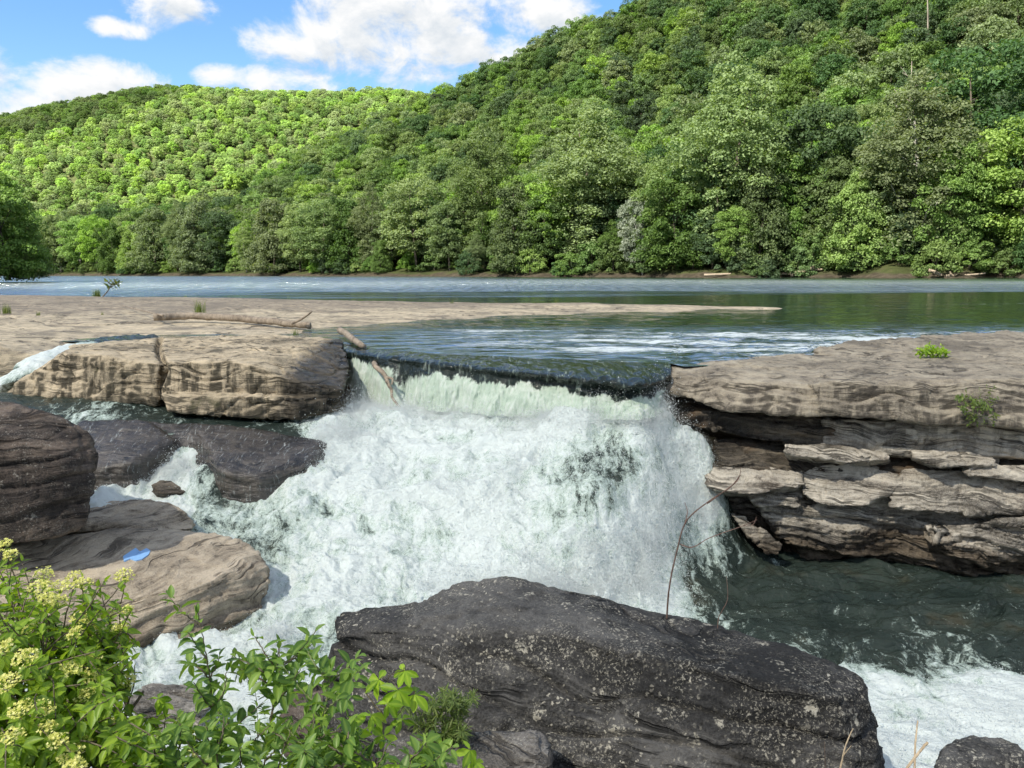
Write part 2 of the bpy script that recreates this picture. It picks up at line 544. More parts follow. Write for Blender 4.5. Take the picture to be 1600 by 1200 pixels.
def leaves_on(rg, C, Q, per, size, droop=0.25, flat=0.9, aspect=0.62):
    """kite shaped leaf sprays over the leaf masses -> V, quads, leaf attribute"""
    n = len(C) * per
    li = np.repeat(np.arange(len(C)), per)
    d = rg.normal(size=(n, 3))
    d /= np.linalg.norm(d, axis=1)[:, None]
    d[:, 2] = np.where(d[:, 2] < -0.35, -d[:, 2], d[:, 2])
    rr = Q[li] * (0.55 + 0.5 * rg.random(n) ** 0.6) * (1 + 0.25 * rg.normal(size=n) * (rg.random(n) < .25))
    p = C[li] + d * rr[:, None] * [1.05, 1.05, flat]
    nrm = d * 0.8 + rg.normal(size=(n, 3)) * 0.55 + [0, 0, 0.35]
    nrm /= np.linalg.norm(nrm, axis=1)[:, None]
    ax = np.cross(nrm, rg.normal(size=(n, 3)))
    ax /= np.linalg.norm(ax, axis=1)[:, None] + 1e-9
    ax[:, 2] -= droop
    bx = np.cross(nrm, ax)
    L = size * (0.6 + 0.8 * rg.random(n))[:, None]
    Wd = L * aspect
    V = np.stack([p - ax * L * .5, p + bx * Wd * .5, p + ax * L * .5, p - bx * Wd * .5], 1).reshape(-1, 3)
    lobe_t = rg.random(len(C))
    leaf = np.repeat(np.clip(0.5 * lobe_t[li] + 0.5 * rg.random(n), 0, 1), 4)
    return V, np.arange(4 * n).reshape(n, 4), leaf


PROTO = {}


def make_proto(key, shape, H, Rr, base, nl, per, size, seed, limbs=9, r0=0.25, droop=.25):
    rg = np.random.default_rng(seed)
    pieces, ends = limb_paths(rg, H, Rr, max(base, 0.15), limbs, r0=r0)
    C, Q = lobes_for(rg, H, Rr, base, nl, shape)
    C = np.vstack([C, ends]); Q = np.concatenate([Q, np.full(len(ends), Rr * .17)])
    V, q, leaf = leaves_on(rg, C, Q, per, size, droop)
    tm = MB()
    for pts, rad in pieces: tm.tube(pts, rad, 5)
    PROTO[key] = dict(V=V, q=q, leaf=leaf, tm=tm, H=H, R=Rr, crown={}, trunk={})
    return PROTO[key]


def crown_mesh(key, mat):
    p = PROTO[key]
    if mat not in p['crown']:
        p['crown'][mat] = mesh_np('crown', p['V'], p['q'], [M_LEAF[mat]], smooth=False, attrs={'leaf': p['leaf']})
    return p['crown'][mat]


def trunk_mesh(key, bark):
    p = PROTO[key]
    if bark not in p['trunk']:
        tm = p['tm']
        p['trunk'][bark] = mesh_np('trunk', np.vstack(tm.V), [np.vstack(tm.q), np.vstack(tm.t)], [bark])
    return p['trunk'][bark]


def whole_mesh(key, mat, bark):
    """crown and trunk in one mesh for trees whose trunk cannot be made out"""
    p = PROTO[key]
    k = (mat, 'whole')
    if k not in p['crown']:
        tm = p['tm']
        Vt = np.vstack(tm.V); n = len(p['V'])
        q2 = np.vstack(tm.q) + n; t2 = np.vstack(tm.t) + n
        p['crown'][k] = mesh_np('tree', np.vstack([p['V'], Vt]), [np.vstack([p['q'], q2]), t2], [M_LEAF[mat], bark], smooth=False,
                                midx=np.concatenate([np.zeros(len(p['q'])), np.ones(len(q2) + len(t2))]),
                                attrs={'leaf': np.concatenate([p['leaf'], np.zeros(len(Vt))])})
    return p['crown'][k]


# bank trees (near): finer leaves
for i in range(3): make_proto(f'round{i}', 'round', 17, 5.4, 0.16, 72, 240, 0.33, 100 + i)
for i in range(3): make_proto(f'tall{i}', 'tall', 27, 6.6, 0.08, 150, 200, 0.33, 120 + i, limbs=14, r0=0.4)
for i in range(2): make_proto(f'skirt{i}', 'cone', 15, 5.6, 0.02, 80, 230, 0.33, 140 + i)
for i in range(2): make_proto(f'bush{i}', 'dome', 5, 3.3, 0.02, 34, 120, 0.30, 160 + i, limbs=5, r0=0.1)
# hillside trees: coarser
for i in range(4): make_proto(f'hill{i}', 'round', 16, 4.9, 0.22, 60, 110, 0.46, 180 + i)
for i in range(3): make_proto(f'far{i}', 'round', 14, 4.9, 0.30, 46, 85, 0.50, 200 + i, limbs=5)
# ------------------------------------------------------------------ planting
ORD = ['first', 'second', 'third', 'fourth', 'fifth', 'sixth', 'seventh', 'eighth', 'ninth', 'tenth']
MATWORD = {'mid': 'mid green', 'bright': 'bright yellow green', 'olive': 'pale olive green', 'dark': 'dark green', 'silver': 'silvery grey green'}
BANK_TREES = []


def ground_at(x, y):
    return float(land(np.array([x]), np.array([y]))[0][0])


def bank_tree(key, mat, bark, px, y, h, label, group=None, rz=None, wide=1.0, name='broadleaf_tree', lean=(0, 0), cat='tree', z=None):
    x = (px - 800) / F * y
    o = empty(name, (x, y, (ground_at(x, y) - 0.2) if z is None else z), random.uniform(0, 6.28) if rz is None else rz)
    s = h / PROTO[key]['H']
    o.scale = (s * wide, s * wide, s)
    o.rotation_euler.x, o.rotation_euler.y = lean
    newobj('trunk', trunk_mesh(key, bark), o)
    newobj('crown', crown_mesh(key, mat), o)
    tag(o, label, cat, group)
    BANK_TREES.append((x, y))
    return o


def shore_y(px):
    return float(np.interp(px, _px, SH_Y) + 2.5 * math.sin(px * 0.021) + 1.5 * math.sin(px * 0.057 + 1))


# trees that stand out in the photograph
SPECIAL = [
    # key, mat, bark, px, dy behind shore, height, wide, label
    ('tall0', 'olive', M_BARK, 1135, 8, 33.0, 1.15, 'tallest pale olive tree on the right bank, with a pointed top'),
    ('tall1', 'olive', M_BARKW, 1425, 7, 27.5, 1.25, 'olive tree with white forked limbs showing, right bank, under the bare snag'),
    ('tall2', 'olive', M_BARK, 925, 9, 30.0, 1.35, 'broad domed olive tree on the bank left of the silver tree'),
    ('round0', 'silver', M_BARKW, 1004, 1.0, 13.5, 0.72, 'small silver leaved tree leaning over the right bank'),
    ('tall1', 'olive', M_BARK, 760, 9, 29.0, 1.05, 'tall rounded olive tree on the bank, left of the broad domed one'),
    ('round1', 'bright', M_BARK, 1590, 5, 20.0, 1.15, 'bright green tree cut by the right edge of the photo, low limbs over the bank'),
    ('round2', 'dark', M_BARK, 1510, 16, 29.0, 1.1, 'dark green tall tree filling the upper right corner above the bank'),
    ('round0', 'bright', M_BARK, 1145, 3, 10.0, 1.0, 'low bright green tree at the foot of the tallest olive tree'),
    ('skirt0', 'bright', M_BARK, 1335, 3, 15.0, 0.9, 'bright green tree with leaves down to the mud, right bank'),
    ('round1', 'dark', M_BARK, 1265, 12, 24.0, 1.0, 'dark green tree between the tallest olive tree and the white limbed one'),
    ('tall0', 'olive', M_BARKW, 585, 8, 20.0, 1.0, 'olive tree with a white forked trunk, middle of the far bank'),
    ('skirt1', 'mid', M_BARK, 1215, 5, 17.0, 0.8, 'narrow mid green tree with drooping skirt beside the tallest olive tree'),
    ('round2', 'bright', M_BARK, 1475, 5, 17.0, 0.9, 'yellow green tree right of the white limbed olive tree'),
]
for key, mat, bark, px, dy, h, wd, lab in SPECIAL:
    bank_tree(key, mat, bark, px, shore_y(px) + dy, h, lab, wide=wd, lean=(0, R(-9)) if mat == 'silver' else (0, 0))

# the rest of the front row along the water, nearly touching
rg = np.random.default_rng(77)
taken = [s[3] for s in SPECIAL]
row = []
px = 70.0
while px < 1680:
    ys = shore_y(px)
    row.append(px)
    px += F * 6.2 / ys * rg.uniform(0.8, 1.25)
prevmat = None
cnt = {}
for i, px in enumerate(row):
    ys = shore_y(px)
    near = min(abs(px - t) for t in taken)
    if abs(px - 1008) < 45: continue
    big = near > 30
    mat = rg.choice(['mid', 'olive', 'dark', 'mid', 'bright', 'olive'], p=[.2, .22, .18, .15, .1, .15])
    key = rg.choice(['round0', 'round1', 'round2', 'skirt0', 'skirt1', 'tall2'])
    h = (np.interp(px, [70, 400, 700, 1100, 1600], [19, 17, 17, 14, 15]) if big else 9) * rg.uniform(0.8, 1.2)
    cnt[mat] = cnt.get(mat, 0) + 1
    side = 'far left bend' if px < 350 else ('middle of far bank' if px < 800 else 'right bank')
    wf = 'small' if h < 11 else ('tall' if h > 18 else 'medium')
    bark = M_BARKW if rg.random() < .3 else M_BARK
    bank_tree(key, mat, bark, px, ys + rg.uniform(3, 7), h, f'{wf} {MATWORD[mat]} tree in the front row, {side}',
              'trees along the water of the far bank', wide=rg.uniform(.85, 1.15))
# shrubs at the very edge
px = 60.0
while px < 1680:
    ys = shore_y(px)
    px += F * rg.uniform(1.5, 6.0) / ys
    mat = rg.choice(['mid', 'bright', 'dark', 'mid'])
    key = rg.choice(['bush0', 'bush1'])
    o = newobj('bank_shrub', whole_mesh(key, mat, M_BARK))
    y = ys + rg.uniform(0.5, 2.2); x = (px - 800) / F * y
    s = rg.uniform(.55, 1.0)
    o.location = (x, y, ground_at(x, y) - .15); o.scale = (s, s, s * rg.uniform(.8, 1.2)); o.rotation_euler.z = rg.uniform(0, 6.28)
    tag(o, f'{MATWORD[mat]} shrub at the muddy edge of the far bank', 'shrub', f'{MATWORD[mat]} shrubs at the foot of the far bank trees')

# left bank trees, in the left edge of the photo
for px, y, h, mat, key, lab in [(22, 119, 15.0, 'bright', 'skirt0', 'light green tree at the left edge, nearest the point of the left bank'),
                                (-30, 121, 18.0, 'olive', 'tall2', 'tall tree at the left edge behind the lower light green one on the left bank'),
                                (52, 122, 8.5, 'olive', 'skirt1', 'low olive tree hanging over the water at the tip of the left bank'),
                                (-75, 112, 17.0, 'dark', 'skirt1', 'dark tree on the left bank, mostly outside the left edge')]:
    bank_tree(key, mat, M_BARK, px, y, h, lab, z=0.3)

# bare dead trees that stick out of the right canopy
for px, y, h, lab, seed in [(1403, 132, 27, 'bare dead snag standing above the white limbed olive tree', 5), (1432, 190, 30, 'bare branching grey tree high on the right hillside', 8)]:
    rg2 = np.random.default_rng(seed)
    x = (px - 800) / F * y
    pieces, _ = limb_paths(rg2, h / .86, 4.5, 0.55, 10, spread=.7, r0=.22)
    mb = MB()
    for pts, rad in pieces: mb.tube(pts, rad, 5)
    o = mb.build('dead_tree', M_BARKG)
    o.location = (x, y, ground_at(x, y) - .3)
    tag(o, lab, 'dead tree')

# hillside forest: positions on a jittered grid, only where the hillside faces the river
pts = []
for zone, (y0, y1, sp) in {'hill': (100, 372, 4.9), 'far': (400, 690, 5.0)}.items():
    y = y0
    while y < y1:
        x0, x1 = -0.68 * y, 0.68 * y
        for x in np.arange(x0, x1, sp):
            pts.append((x + rg.uniform(-.42, .42) * sp, y + rg.uniform(-.42, .42) * sp, zone == 'far'))
        y += sp
pts = np.array(pts)
hh, sd = land(pts[:, 0], pts[:, 1])
pxs = 800 + F * pts[:, 0] / pts[:, 1]
yr = np.interp(pxs, _rpx, RG_Y)
isfar = pts[:, 2] > .5
keep = np.where(isfar, hh > 3, (sd > 8) & (pts[:, 1] < yr + 14))
# hidden behind nearer ground?
for i in np.where(keep)[0]:
    x, y = pts[i, 0], pts[i, 1]
    ys_ = np.linspace(60, y - 12, 60)
    hl, _ = land(x / y * ys_, ys_)
    cov = np.where(hl > 2, hl + 8.0, 0)
    if ((cov - CAMZ) / ys_).max() > (hh[i] + 14 - CAMZ) / y: keep[i] = False
pts, hh, isfar, pxs = pts[keep], hh[keep], isfar[keep], pxs[keep]
dist = np.hypot(pts[:, 0], pts[:, 1])
order = np.argsort(dist)
inframe = (pxs > -40) & (pxs < 1640) & ((hh + 4 - CAMZ) / pts[:, 1] < 430 / F)
NIND = 175
ind, rest = [], []
for i in order:
    (ind if (len(ind) < NIND and inframe[i] and not isfar[i]) else rest).append(i)
clump = fbm(np.stack([pts[:, 0] * .03, pts[:, 1] * .03, 0 * pts[:, 0]], 1), 2)


def pick(i):
    u = rg.random() + 0.35 * clump[i]
    if isfar[i]: return 'mid' if u < .4 else ('bright' if u < .8 else 'olive')
    return 'dark' if u < .22 else ('mid' if u < .58 else ('olive' if u < .8 else 'bright'))


for i in ind:
    mat = pick(i)
    key = rg.choice(['round0', 'round1', 'round2'] if dist[i] < 175 else ['hill0', 'hill1', 'hill2', 'hill3'])
    o = newobj('hillside_tree', whole_mesh(key, mat, M_BARK))
    s = rg.uniform(.72, 1.12)
    o.location = (pts[i, 0], pts[i, 1], hh[i] - .4)
    o.scale = (s * rg.uniform(.9, 1.15), s * rg.uniform(.9, 1.15), s)
    o.rotation_euler.z = rg.uniform(0, 6.28)
    tag(o, f'{MATWORD[mat]} broadleaf tree on the wooded hillside behind the right bank trees', 'tree', f'{MATWORD[mat]} trees on the right hillside')

# the rest of the wood, past three hundred: two objects of stuff, the trees set out on points
gn_src = []
for key in ('hill0', 'hill1', 'hill2', 'hill3'):
    for mat in ('dark', 'mid', 'olive', 'bright'): gn_src.append((key, mat))
for key in ('far0', 'far1', 'far2'):
    for mat in ('mid', 'bright', 'olive'): gn_src.append((key, mat))


def wood(name, idx, keys, label):
    """one mesh of all the distant trees of a hillside"""
    P_, S_, Rz_, K_ = [], [], [], []
    for i in idx:
        mat = pick(i)
        cand = [k for k, (a, b) in enumerate(keys) if b == mat]
        K_.append(cand[rg.integers(len(cand))])
        P_.append((pts[i, 0], pts[i, 1], hh[i] - .4)); s = rg.uniform(.62, 1.2) * (.60 if isfar[i] else .80)
        S_.append((s * rg.uniform(.9, 1.15), s * rg.uniform(.9, 1.15), s)); Rz_.append((0, 0, rg.uniform(0, 6.28)))
    m = bpy.data.meshes.new(name)
    m.vertices.add(len(P_))
    m.vertices.foreach_set('co', np.array(P_, np.float32).ravel())
    for nm, typ, fld, dat in (('sc', 'FLOAT_VECTOR', 'vector', S_), ('rot', 'FLOAT_VECTOR', 'vector', Rz_), ('kind', 'INT', 'value', K_)):
        a = m.attributes.new(nm, typ, 'POINT')
        a.data.foreach_set(fld, np.array(dat, np.float32 if typ != 'INT' else np.int32).ravel())
    o = newobj(name, m)
    ng = bpy.data.node_groups.new(name, 'GeometryNodeTree')
    ng.interface.new_socket('Geometry', in_out='INPUT', socket_type='NodeSocketGeometry')
    ng.interface.new_socket('Geometry', in_out='OUTPUT', socket_type='NodeSocketGeometry')
    N = ng.nodes; L = ng.links
    gi, go = N.new('NodeGroupInput'), N.new('NodeGroupOutput')
    gtoi = N.new('GeometryNodeGeometryToInstance')
    for k, a in reversed(list(enumerate(keys))):
        oi = N.new('GeometryNodeObjectInfo')
        oi.inputs['Object'].default_value = SRC[a]
        oi.inputs['As Instance'].default_value = True
        L.new(oi.outputs['Geometry'], gtoi.inputs[0])
    # geometry to instance keeps one instance per input only through a join
    join = N.new('GeometryNodeJoinGeometry')
    for k, a in reversed(list(enumerate(keys))):
        oi = N.new('GeometryNodeObjectInfo')
        oi.inputs['Object'].default_value = SRC[a]
        oi.inputs['As Instance'].default_value = True
        L.new(oi.outputs['Geometry'], join.inputs[0])
    N.remove(gtoi)
    iop = N.new('GeometryNodeInstanceOnPoints')
    L.new(gi.outputs[0], iop.inputs['Points'])
    L.new(join.outputs[0], iop.inputs['Instance'])
    iop.inputs['Pick Instance'].default_value = True
    def attr(nm, dt):
        a = N.new('GeometryNodeInputNamedAttribute'); a.data_type = dt; a.inputs['Name'].default_value = nm
        return a.outputs['Attribute']
    L.new(attr('kind', 'INT'), iop.inputs['Instance Index'])
    L.new(attr('rot', 'FLOAT_VECTOR'), iop.inputs['Rotation'])
    L.new(attr('sc', 'FLOAT_VECTOR'), iop.inputs['Scale'])
    L.new(iop.outputs[0], go.inputs[0])
    md = o.modifiers.new('planting', 'NODES'); md.node_group = ng
    tag(o, label, 'woodland', kind='stuff')
    return o


# source trees of the planting: ordinary trees of the wood, standing in it
SRC = {}
rest = np.array(rest)
rh = [i for i in rest if not isfar[i] and inframe[i]]
rf = [i for i in rest if isfar[i] and inframe[i]]
used = set()
for key, mat in gn_src:
    pool = rf if key.startswith('far') else rh
    i = pool[len(SRC) * 7 + 3]
    used.add(i)
    o = newobj('hillside_tree', whole_mesh(key, mat, M_BARK))
    o.location = (pts[i, 0], pts[i, 1], hh[i] - .4)
    o.rotation_euler.z = rg.uniform(0, 6.28)
    where = 'sunlit far hill' if key.startswith('far') else 'right hillside behind the nearer trees'
    tag(o, f'{MATWORD[mat]} broadleaf tree in the wood of the {where}', 'tree', f'{MATWORD[mat]} trees of the {where}')
    SRC[(key, mat)] = o
wood('hillside_woodland', [i for i in rest if not isfar[i] and i not in used], gn_src[:16], 'shaded green woodland covering the upper right hillside up to the ridge')
wood('far_woodland', [i for i in rest if isfar[i] and i not in used], gn_src[16:], 'sunlit yellow green woodland covering the far hill on the left')
print('TREES', len(BANK_TREES), len(ind), len(rest))
# ------------------------------------------------------------------ upper river
def water_mat(name, deep, ripple=0.05, rough=0.06, calm=None):
    g = NT(name)
    tc = g.n('TexCoord').outputs['Object']
    v = g.mapping(tc, (0.55, 1.0, 1.0), (0, 0, R(8)))
    n1 = g.noise(v, 2.2, 3, 0.55, 0.4)
    n2 = g.noise(v, 0.55, 2, 0.5, 0.2)
    sx = g.n('SeparateXYZ', {0: tc})
    # a breeze ruffles the open reach; the water in the lee of the shelf and under the right bank lies calmer
    yw = g.math('ADD', sx.outputs[1], g.math('MULTIPLY', g.math('SUBTRACT', g.noise(g.mapping(tc, (0.03, 0.10, 1)), 1.0, 3, 0.55), 0.5), 52.0))
    lee = g.range(yw, 46, 58)
    bank = g.range(g.math('ADD', yw, g.math('MULTIPLY', sx.outputs[0], 0.9)), 112, 160, 1.0, 0.0)
    left = g.range(sx.outputs[0], -14, 6, 1.0, 0.0)
    patch = g.math('MULTIPLY', lee, g.math('MAXIMUM', bank, left))
    h = g.math('ADD', n1, g.math('MULTIPLY', n2, 1.6))
    rap = g.math('MULTIPLY', g.range(sx.outputs[1], 19, 24, 1.0, 0.0), g.range(sx.outputs[0], -4.5, -2.5))
    bp = g.n('Bump', {'Height': g.math('MULTIPLY', h, g.math('ADD', g.math('ADD', g.math('MULTIPLY', patch, 0.80), g.math('MULTIPLY', rap, 0.45)), 0.20)), 'Distance': ripple * 9, 'Strength': 1.0})
    foam = g.n('Attribute', attribute_name='foam').outputs['Fac']
    sxy = sx.outputs
    rgh = g.math('ADD', g.math('MULTIPLY', patch, 0.36), g.math('MULTIPLY', rap, 0.12))
    rgh = g.math('ADD', rgh, rough)
    st = g.noise(g.mapping(tc, (0.9, 3.2, 1), (0, 0, R(-6))), 3.4, 8, 0.7, 0.5)
    fm = g.range(g.math('ADD', st, g.math('SUBTRACT', foam, 0.62)), 0.52, 0.72)
    b = g.n('BsdfPrincipled', {'Base Color': (*deep, 1), 'Roughness': rgh, 'IOR': 1.33, 'Specular IOR Level': 0.5, 'Normal': bp.outputs[0]})
    wfo = g.n('BsdfPrincipled', {'Base Color': (0.62, 0.68, 0.68, 1), 'Roughness': 0.5})
    gl = g.n('BsdfGlossy', {'Color': (0.80, 0.86, 0.90, 1), 'Roughness': 0.24, 'Normal': bp.outputs[0]}, distribution='MULTI_GGX')
    gn = g.noise(g.mapping(tc, (1.5, 0.15, 1)), 1.0, 6, 0.75)
    glint = g.range(gn, 0.36, 0.58, 0.34, 0.97)
    rz = g.range(g.noise(g.mapping(tc, (1.0, 2.4, 1)), 1.3, 4, 0.62, 0.6), 0.37, 0.55)
    b2 = g.n('MixShader', {0: g.math('MAXIMUM', g.math('MULTIPLY', patch, glint), g.math('MULTIPLY', rap, g.math('MULTIPLY', rz, 0.85))), 1: b, 2: gl})
    return g.out(g.n('MixShader', {0: fm, 1: b2, 2: wfo}))


M_RIVER = water_mat('river_water', (0.012, 0.030, 0.018))
# ------------------------------------------------------------------ rocks
def rock_mat(name, pale, mid, dark, dark_amt=0.5, lichen=None, lichen_amt=0.0, strata=9.0, tilt=(0.05, 0.08), streak=0.0, spec=0.25, rough=0.85,
             green=0.0, rust=0.0, bump=0.035, lam=0.5, wet=None, fiss=0.8, wetx=None, ridge=False, film=0.0):
    g = NT(name)
    tc = g.n('NewGeometry').outputs['Position']
    # bedding coordinate
    wv = g.noise(tc, 0.9, 3, 0.5)
    sep = g.n('SeparateXYZ', {0: tc})
    bed = g.math('ADD', sep.outputs[2], g.math('ADD', g.math('MULTIPLY', sep.outputs[0], tilt[0]), g.math('MULTIPLY', sep.outputs[1], tilt[1])))
    bed = g.math('ADD', bed, g.math('MULTIPLY', wv, 0.55))
    bv = g.n('CombineXYZ', {0: g.math('MULTIPLY', sep.outputs[0], 0.35), 1: g.math('MULTIPLY', sep.outputs[1], 0.35), 2: g.math('MULTIPLY', bed, strata)}).outputs[0]
    sn = g.noise(bv, 1.0, 6, 0.62)
    fine = g.noise(bv, 4.5, 4, 0.6)
    big = g.noise(tc, 0.8, 4, 0.55)
    med = g.noise(tc, 5.0, 6, 0.62)
    grit = g.noise(tc, 55.0, 4, 0.7)
    t = g.math('ADD', g.math('MULTIPLY', sn, lam), g.math('MULTIPLY', med, 1 - lam))
    t = g.math('ADD', t, g.math('MULTIPLY', g.math('SUBTRACT', grit, 0.5), 0.28))
    t = g.math('ADD', t, g.math('MULTIPLY', g.math('SUBTRACT', fine, 0.5), 0.2))
    c = g.ramp(t, [(0.36, dark), (0.455, mid), (0.56, pale), (0.70, tuple(min(1, v * 1.25) for v in pale))])
    # dark fissure lines along the bedding
    fis = g.math('ABSOLUTE', g.math('SUBTRACT', g.noise(g.mapping(bv, (0.6, 0.6, 0.55)), 1.0, 5, 0.6), 0.5))
    fm = g.math('MULTIPLY', g.range(fis, 0.004, 0.022, 1.0, 0.0), g.range(g.noise(tc, 1.9, 3), 0.42, 0.58))
    c = g.mix(g.math('MULTIPLY', fm, fiss), c, tuple(v * .45 for v in dark))
    # weathering: dark crust in patches
    cr = g.math('ADD', g.math('MULTIPLY', big, 0.6), g.math('MULTIPLY', med, 0.4))
    crm = g.range(cr, 0.60 - 0.3 * dark_amt, 0.70 - 0.3 * dark_amt)
    crm = g.math('MULTIPLY', crm, g.range(grit, 0.30, 0.62, 1.0, 0.55))
    c = g.mix(crm if dark_amt > 0 else 0.0, c, tuple(v * (0.85) for v in dark))
    if streak:
        sv = g.mapping(tc, (3.2, 3.2, 0.35))
        st = g.noise(sv, 2.0, 6, 0.6)
        nz = g.n('SeparateXYZ', {0: g.n('NewGeometry').outputs['Normal']}).outputs[2]
        face = g.range(g.math('ABSOLUTE', nz), 0.25, 0.7, 1.0, 0.0)
        sm = g.math('MULTIPLY', g.math('MULTIPLY', g.range(st, 0.42, 0.58), face), streak)
        c = g.mix(sm, c, tuple(v * 0.6 for v in dark))
    if green:
        gm = g.math('MULTIPLY', g.range(g.noise(tc, 2.6, 5, 0.7), 0.6, 0.72), green)
        c = g.mix(gm, c, (0.055, 0.065, 0.018, 1))
    if rust:
        rm = g.math('MULTIPLY', g.range(g.noise(tc, 1.7, 4, 0.6), 0.5, 0.68), rust)
        c = g.mix(rm, c, (0.16, 0.085, 0.03, 1))
    if lichen:
        v1 = g.n('TexVoronoi', {'Vector': g.n('VectorMath', {0: tc, 1: g.n('VectorMath', {0: g.noise(tc, 20, 3, out=1), 3: 0.08}, operation='SCALE')}, operation='ADD'), 'Scale': 26.0, 'Randomness': 1.0})
        spots = g.range(v1.outputs['Distance'], 0.20, 0.34, 1.0, 0.0)
        sel = g.range(v1.outputs['Color'], 0.62 - 0.5 * lichen_amt, 0.66 - 0.5 * lichen_amt)
        area = g.range(g.noise(tc, 2.1, 5, 0.65), 0.42, 0.62)
        m1 = g.math('MULTIPLY', g.math('MULTIPLY', spots, sel), area)
        v2 = g.n('TexVoronoi', {'Vector': g.n('VectorMath', {0: tc, 1: g.n('VectorMath', {0: g.noise(tc, 14, 4, out=1), 3: 0.16}, operation='SCALE')}, operation='ADD'), 'Scale': 5.5})
        m2 = g.math('MULTIPLY', g.range(v2.outputs['Distance'], 0.16, 0.26, 1.0, 0.0), g.range(g.noise(tc, 38, 4, 0.7), 0.44, 0.56))
        m2 = g.math('MULTIPLY', m2, g.range(v2.outputs['Color'], 0.55, 0.62))
        m3 = g.math('MULTIPLY', g.range(g.noise(tc, 62, 4, 0.75), 0.54, 0.62), g.range(g.noise(tc, 2.6, 5, 0.7), 0.44, 0.60))
        lm = g.math('MAXIMUM', g.math('MAXIMUM', m1, m2), g.math('MULTIPLY', m3, 0.75))
        c = g.mix(g.math('MULTIPLY', lm, min(1.0, 0.55 + lichen_amt)), c, lichen)
    if film:
        # threads of running water, their sheen painted in as pale streaks
        ft = g.noise(g.mapping(g.n('VectorMath', {0: tc, 1: g.n('VectorMath', {0: g.noise(tc, 1.5, 3, out=1), 3: 0.3}, operation='SCALE')}, operation='ADD').outputs[0], (6.0, 0.8, 1.3), (0, 0, R(-18))), 4.5, 9, 0.78)
        c = g.mix(g.math('MULTIPLY', g.range(ft, 0.54, 0.74), film), c, (0.62, 0.68, 0.67, 1))
    if ridge:
        # grey weathered crust on the back ridge of the shelf, clean pale sand rock in front of it
        yy_ = g.math('SUBTRACT', g.math('SUBTRACT', sep.outputs[1], g.math('MULTIPLY', sep.outputs[0], 0.5)), 31.6)
        rm = g.range(g.math('ADD', yy_, g.math('MULTIPLY', g.math('SUBTRACT', g.noise(g.mapping(tc, (.35, .7, 1)), 1.0, 5, .65), 0.5), 7.0)), -1.0, 1.2)
        c = g.mix(g.math('MULTIPLY', rm, g.range(med, 0.35, 0.6, 0.85, 0.45)), c, (0.20, 0.168, 0.135, 1))
    rr = rough
    if wetx is not None:
        wm = g.range(g.math('ADD', sep.outputs[0], g.math('MULTIPLY', g.math('SUBTRACT', med, 0.5), 0.9)), wetx, wetx + 0.35)
        c = g.mix(wm, c, g.mix(1.0, c, (0.20, 0.20, 0.20, 1), 'MULTIPLY'))
        rr = g.range(wm, 0, 1, rough, 0.22)
    if wet is not None:
        wm = g.range(g.math('ADD', sep.outputs[2], g.math('MULTIPLY', g.math('SUBTRACT', big, 0.5), 1.1)), wet, wet + 0.35, 1.0, 0.0)
        c = g.mix(wm, c, g.mix(1.0, c, (0.32, 0.28, 0.24, 1), 'MULTIPLY'))
        rr = g.range(wm, 0, 1, rough, 0.32)
    h = g.math('ADD', g.math('SUBTRACT', g.math('MULTIPLY', sn, 0.8), g.math('MULTIPLY', fm, 0.35)), g.math('ADD', g.math('MULTIPLY', med, 0.5), g.math('ADD', g.math('MULTIPLY', grit, 0.22), g.math('MULTIPLY', fine, 0.35))))
    bp = g.n('Bump', {'Height': h, 'Distance': bump * 2.2, 'Strength': 0.9})
    return g.out(g.n('BsdfPrincipled', {'Base Color': c, 'Roughness': rr, 'Specular IOR Level': spec, 'Normal': bp.outputs[0]}))


def cracks(p, scale, seed, width=0.05):
    """1 along the lines where two noise fields cross zero"""
    n = pn(p * scale + seed * 3.1)
    return np.exp(-(n / width) ** 2)


def facets(p, seed):
    """broken faces: every cell of a jittered lattice is a plane of its own; also the distance to the cell edge"""
    p = np.asarray(p, float) + seed * 5.3
    i0 = np.floor(p).astype(np.int64)
    b1 = np.full(len(p), 9.0); b2 = np.full(len(p), 9.0); val = np.zeros(len(p))
    for dx in (-1, 0, 1):
        for dy in (-1, 0, 1):
            for dz in (-1, 0, 1):
                c = i0 + [dx, dy, dz]
                h = _perm[_perm[_perm[c[:, 0] & 255] + (c[:, 1] & 255)] + (c[:, 2] & 255)]
                q = c + .5 + .55 * _g[h]
                r = p - q
                dist = np.sqrt((r * r).sum(1))
                near = dist < b1
                b2 = np.where(near, b1, np.minimum(b2, dist))
                pl = (r * _g[(h + 91) & 255]).sum(1) * 1.3 + _g[(h + 17) & 255][:, 0] * .7
                val = np.where(near, pl, val)
                b1 = np.where(near, dist, b1)
    return val, b2 - b1


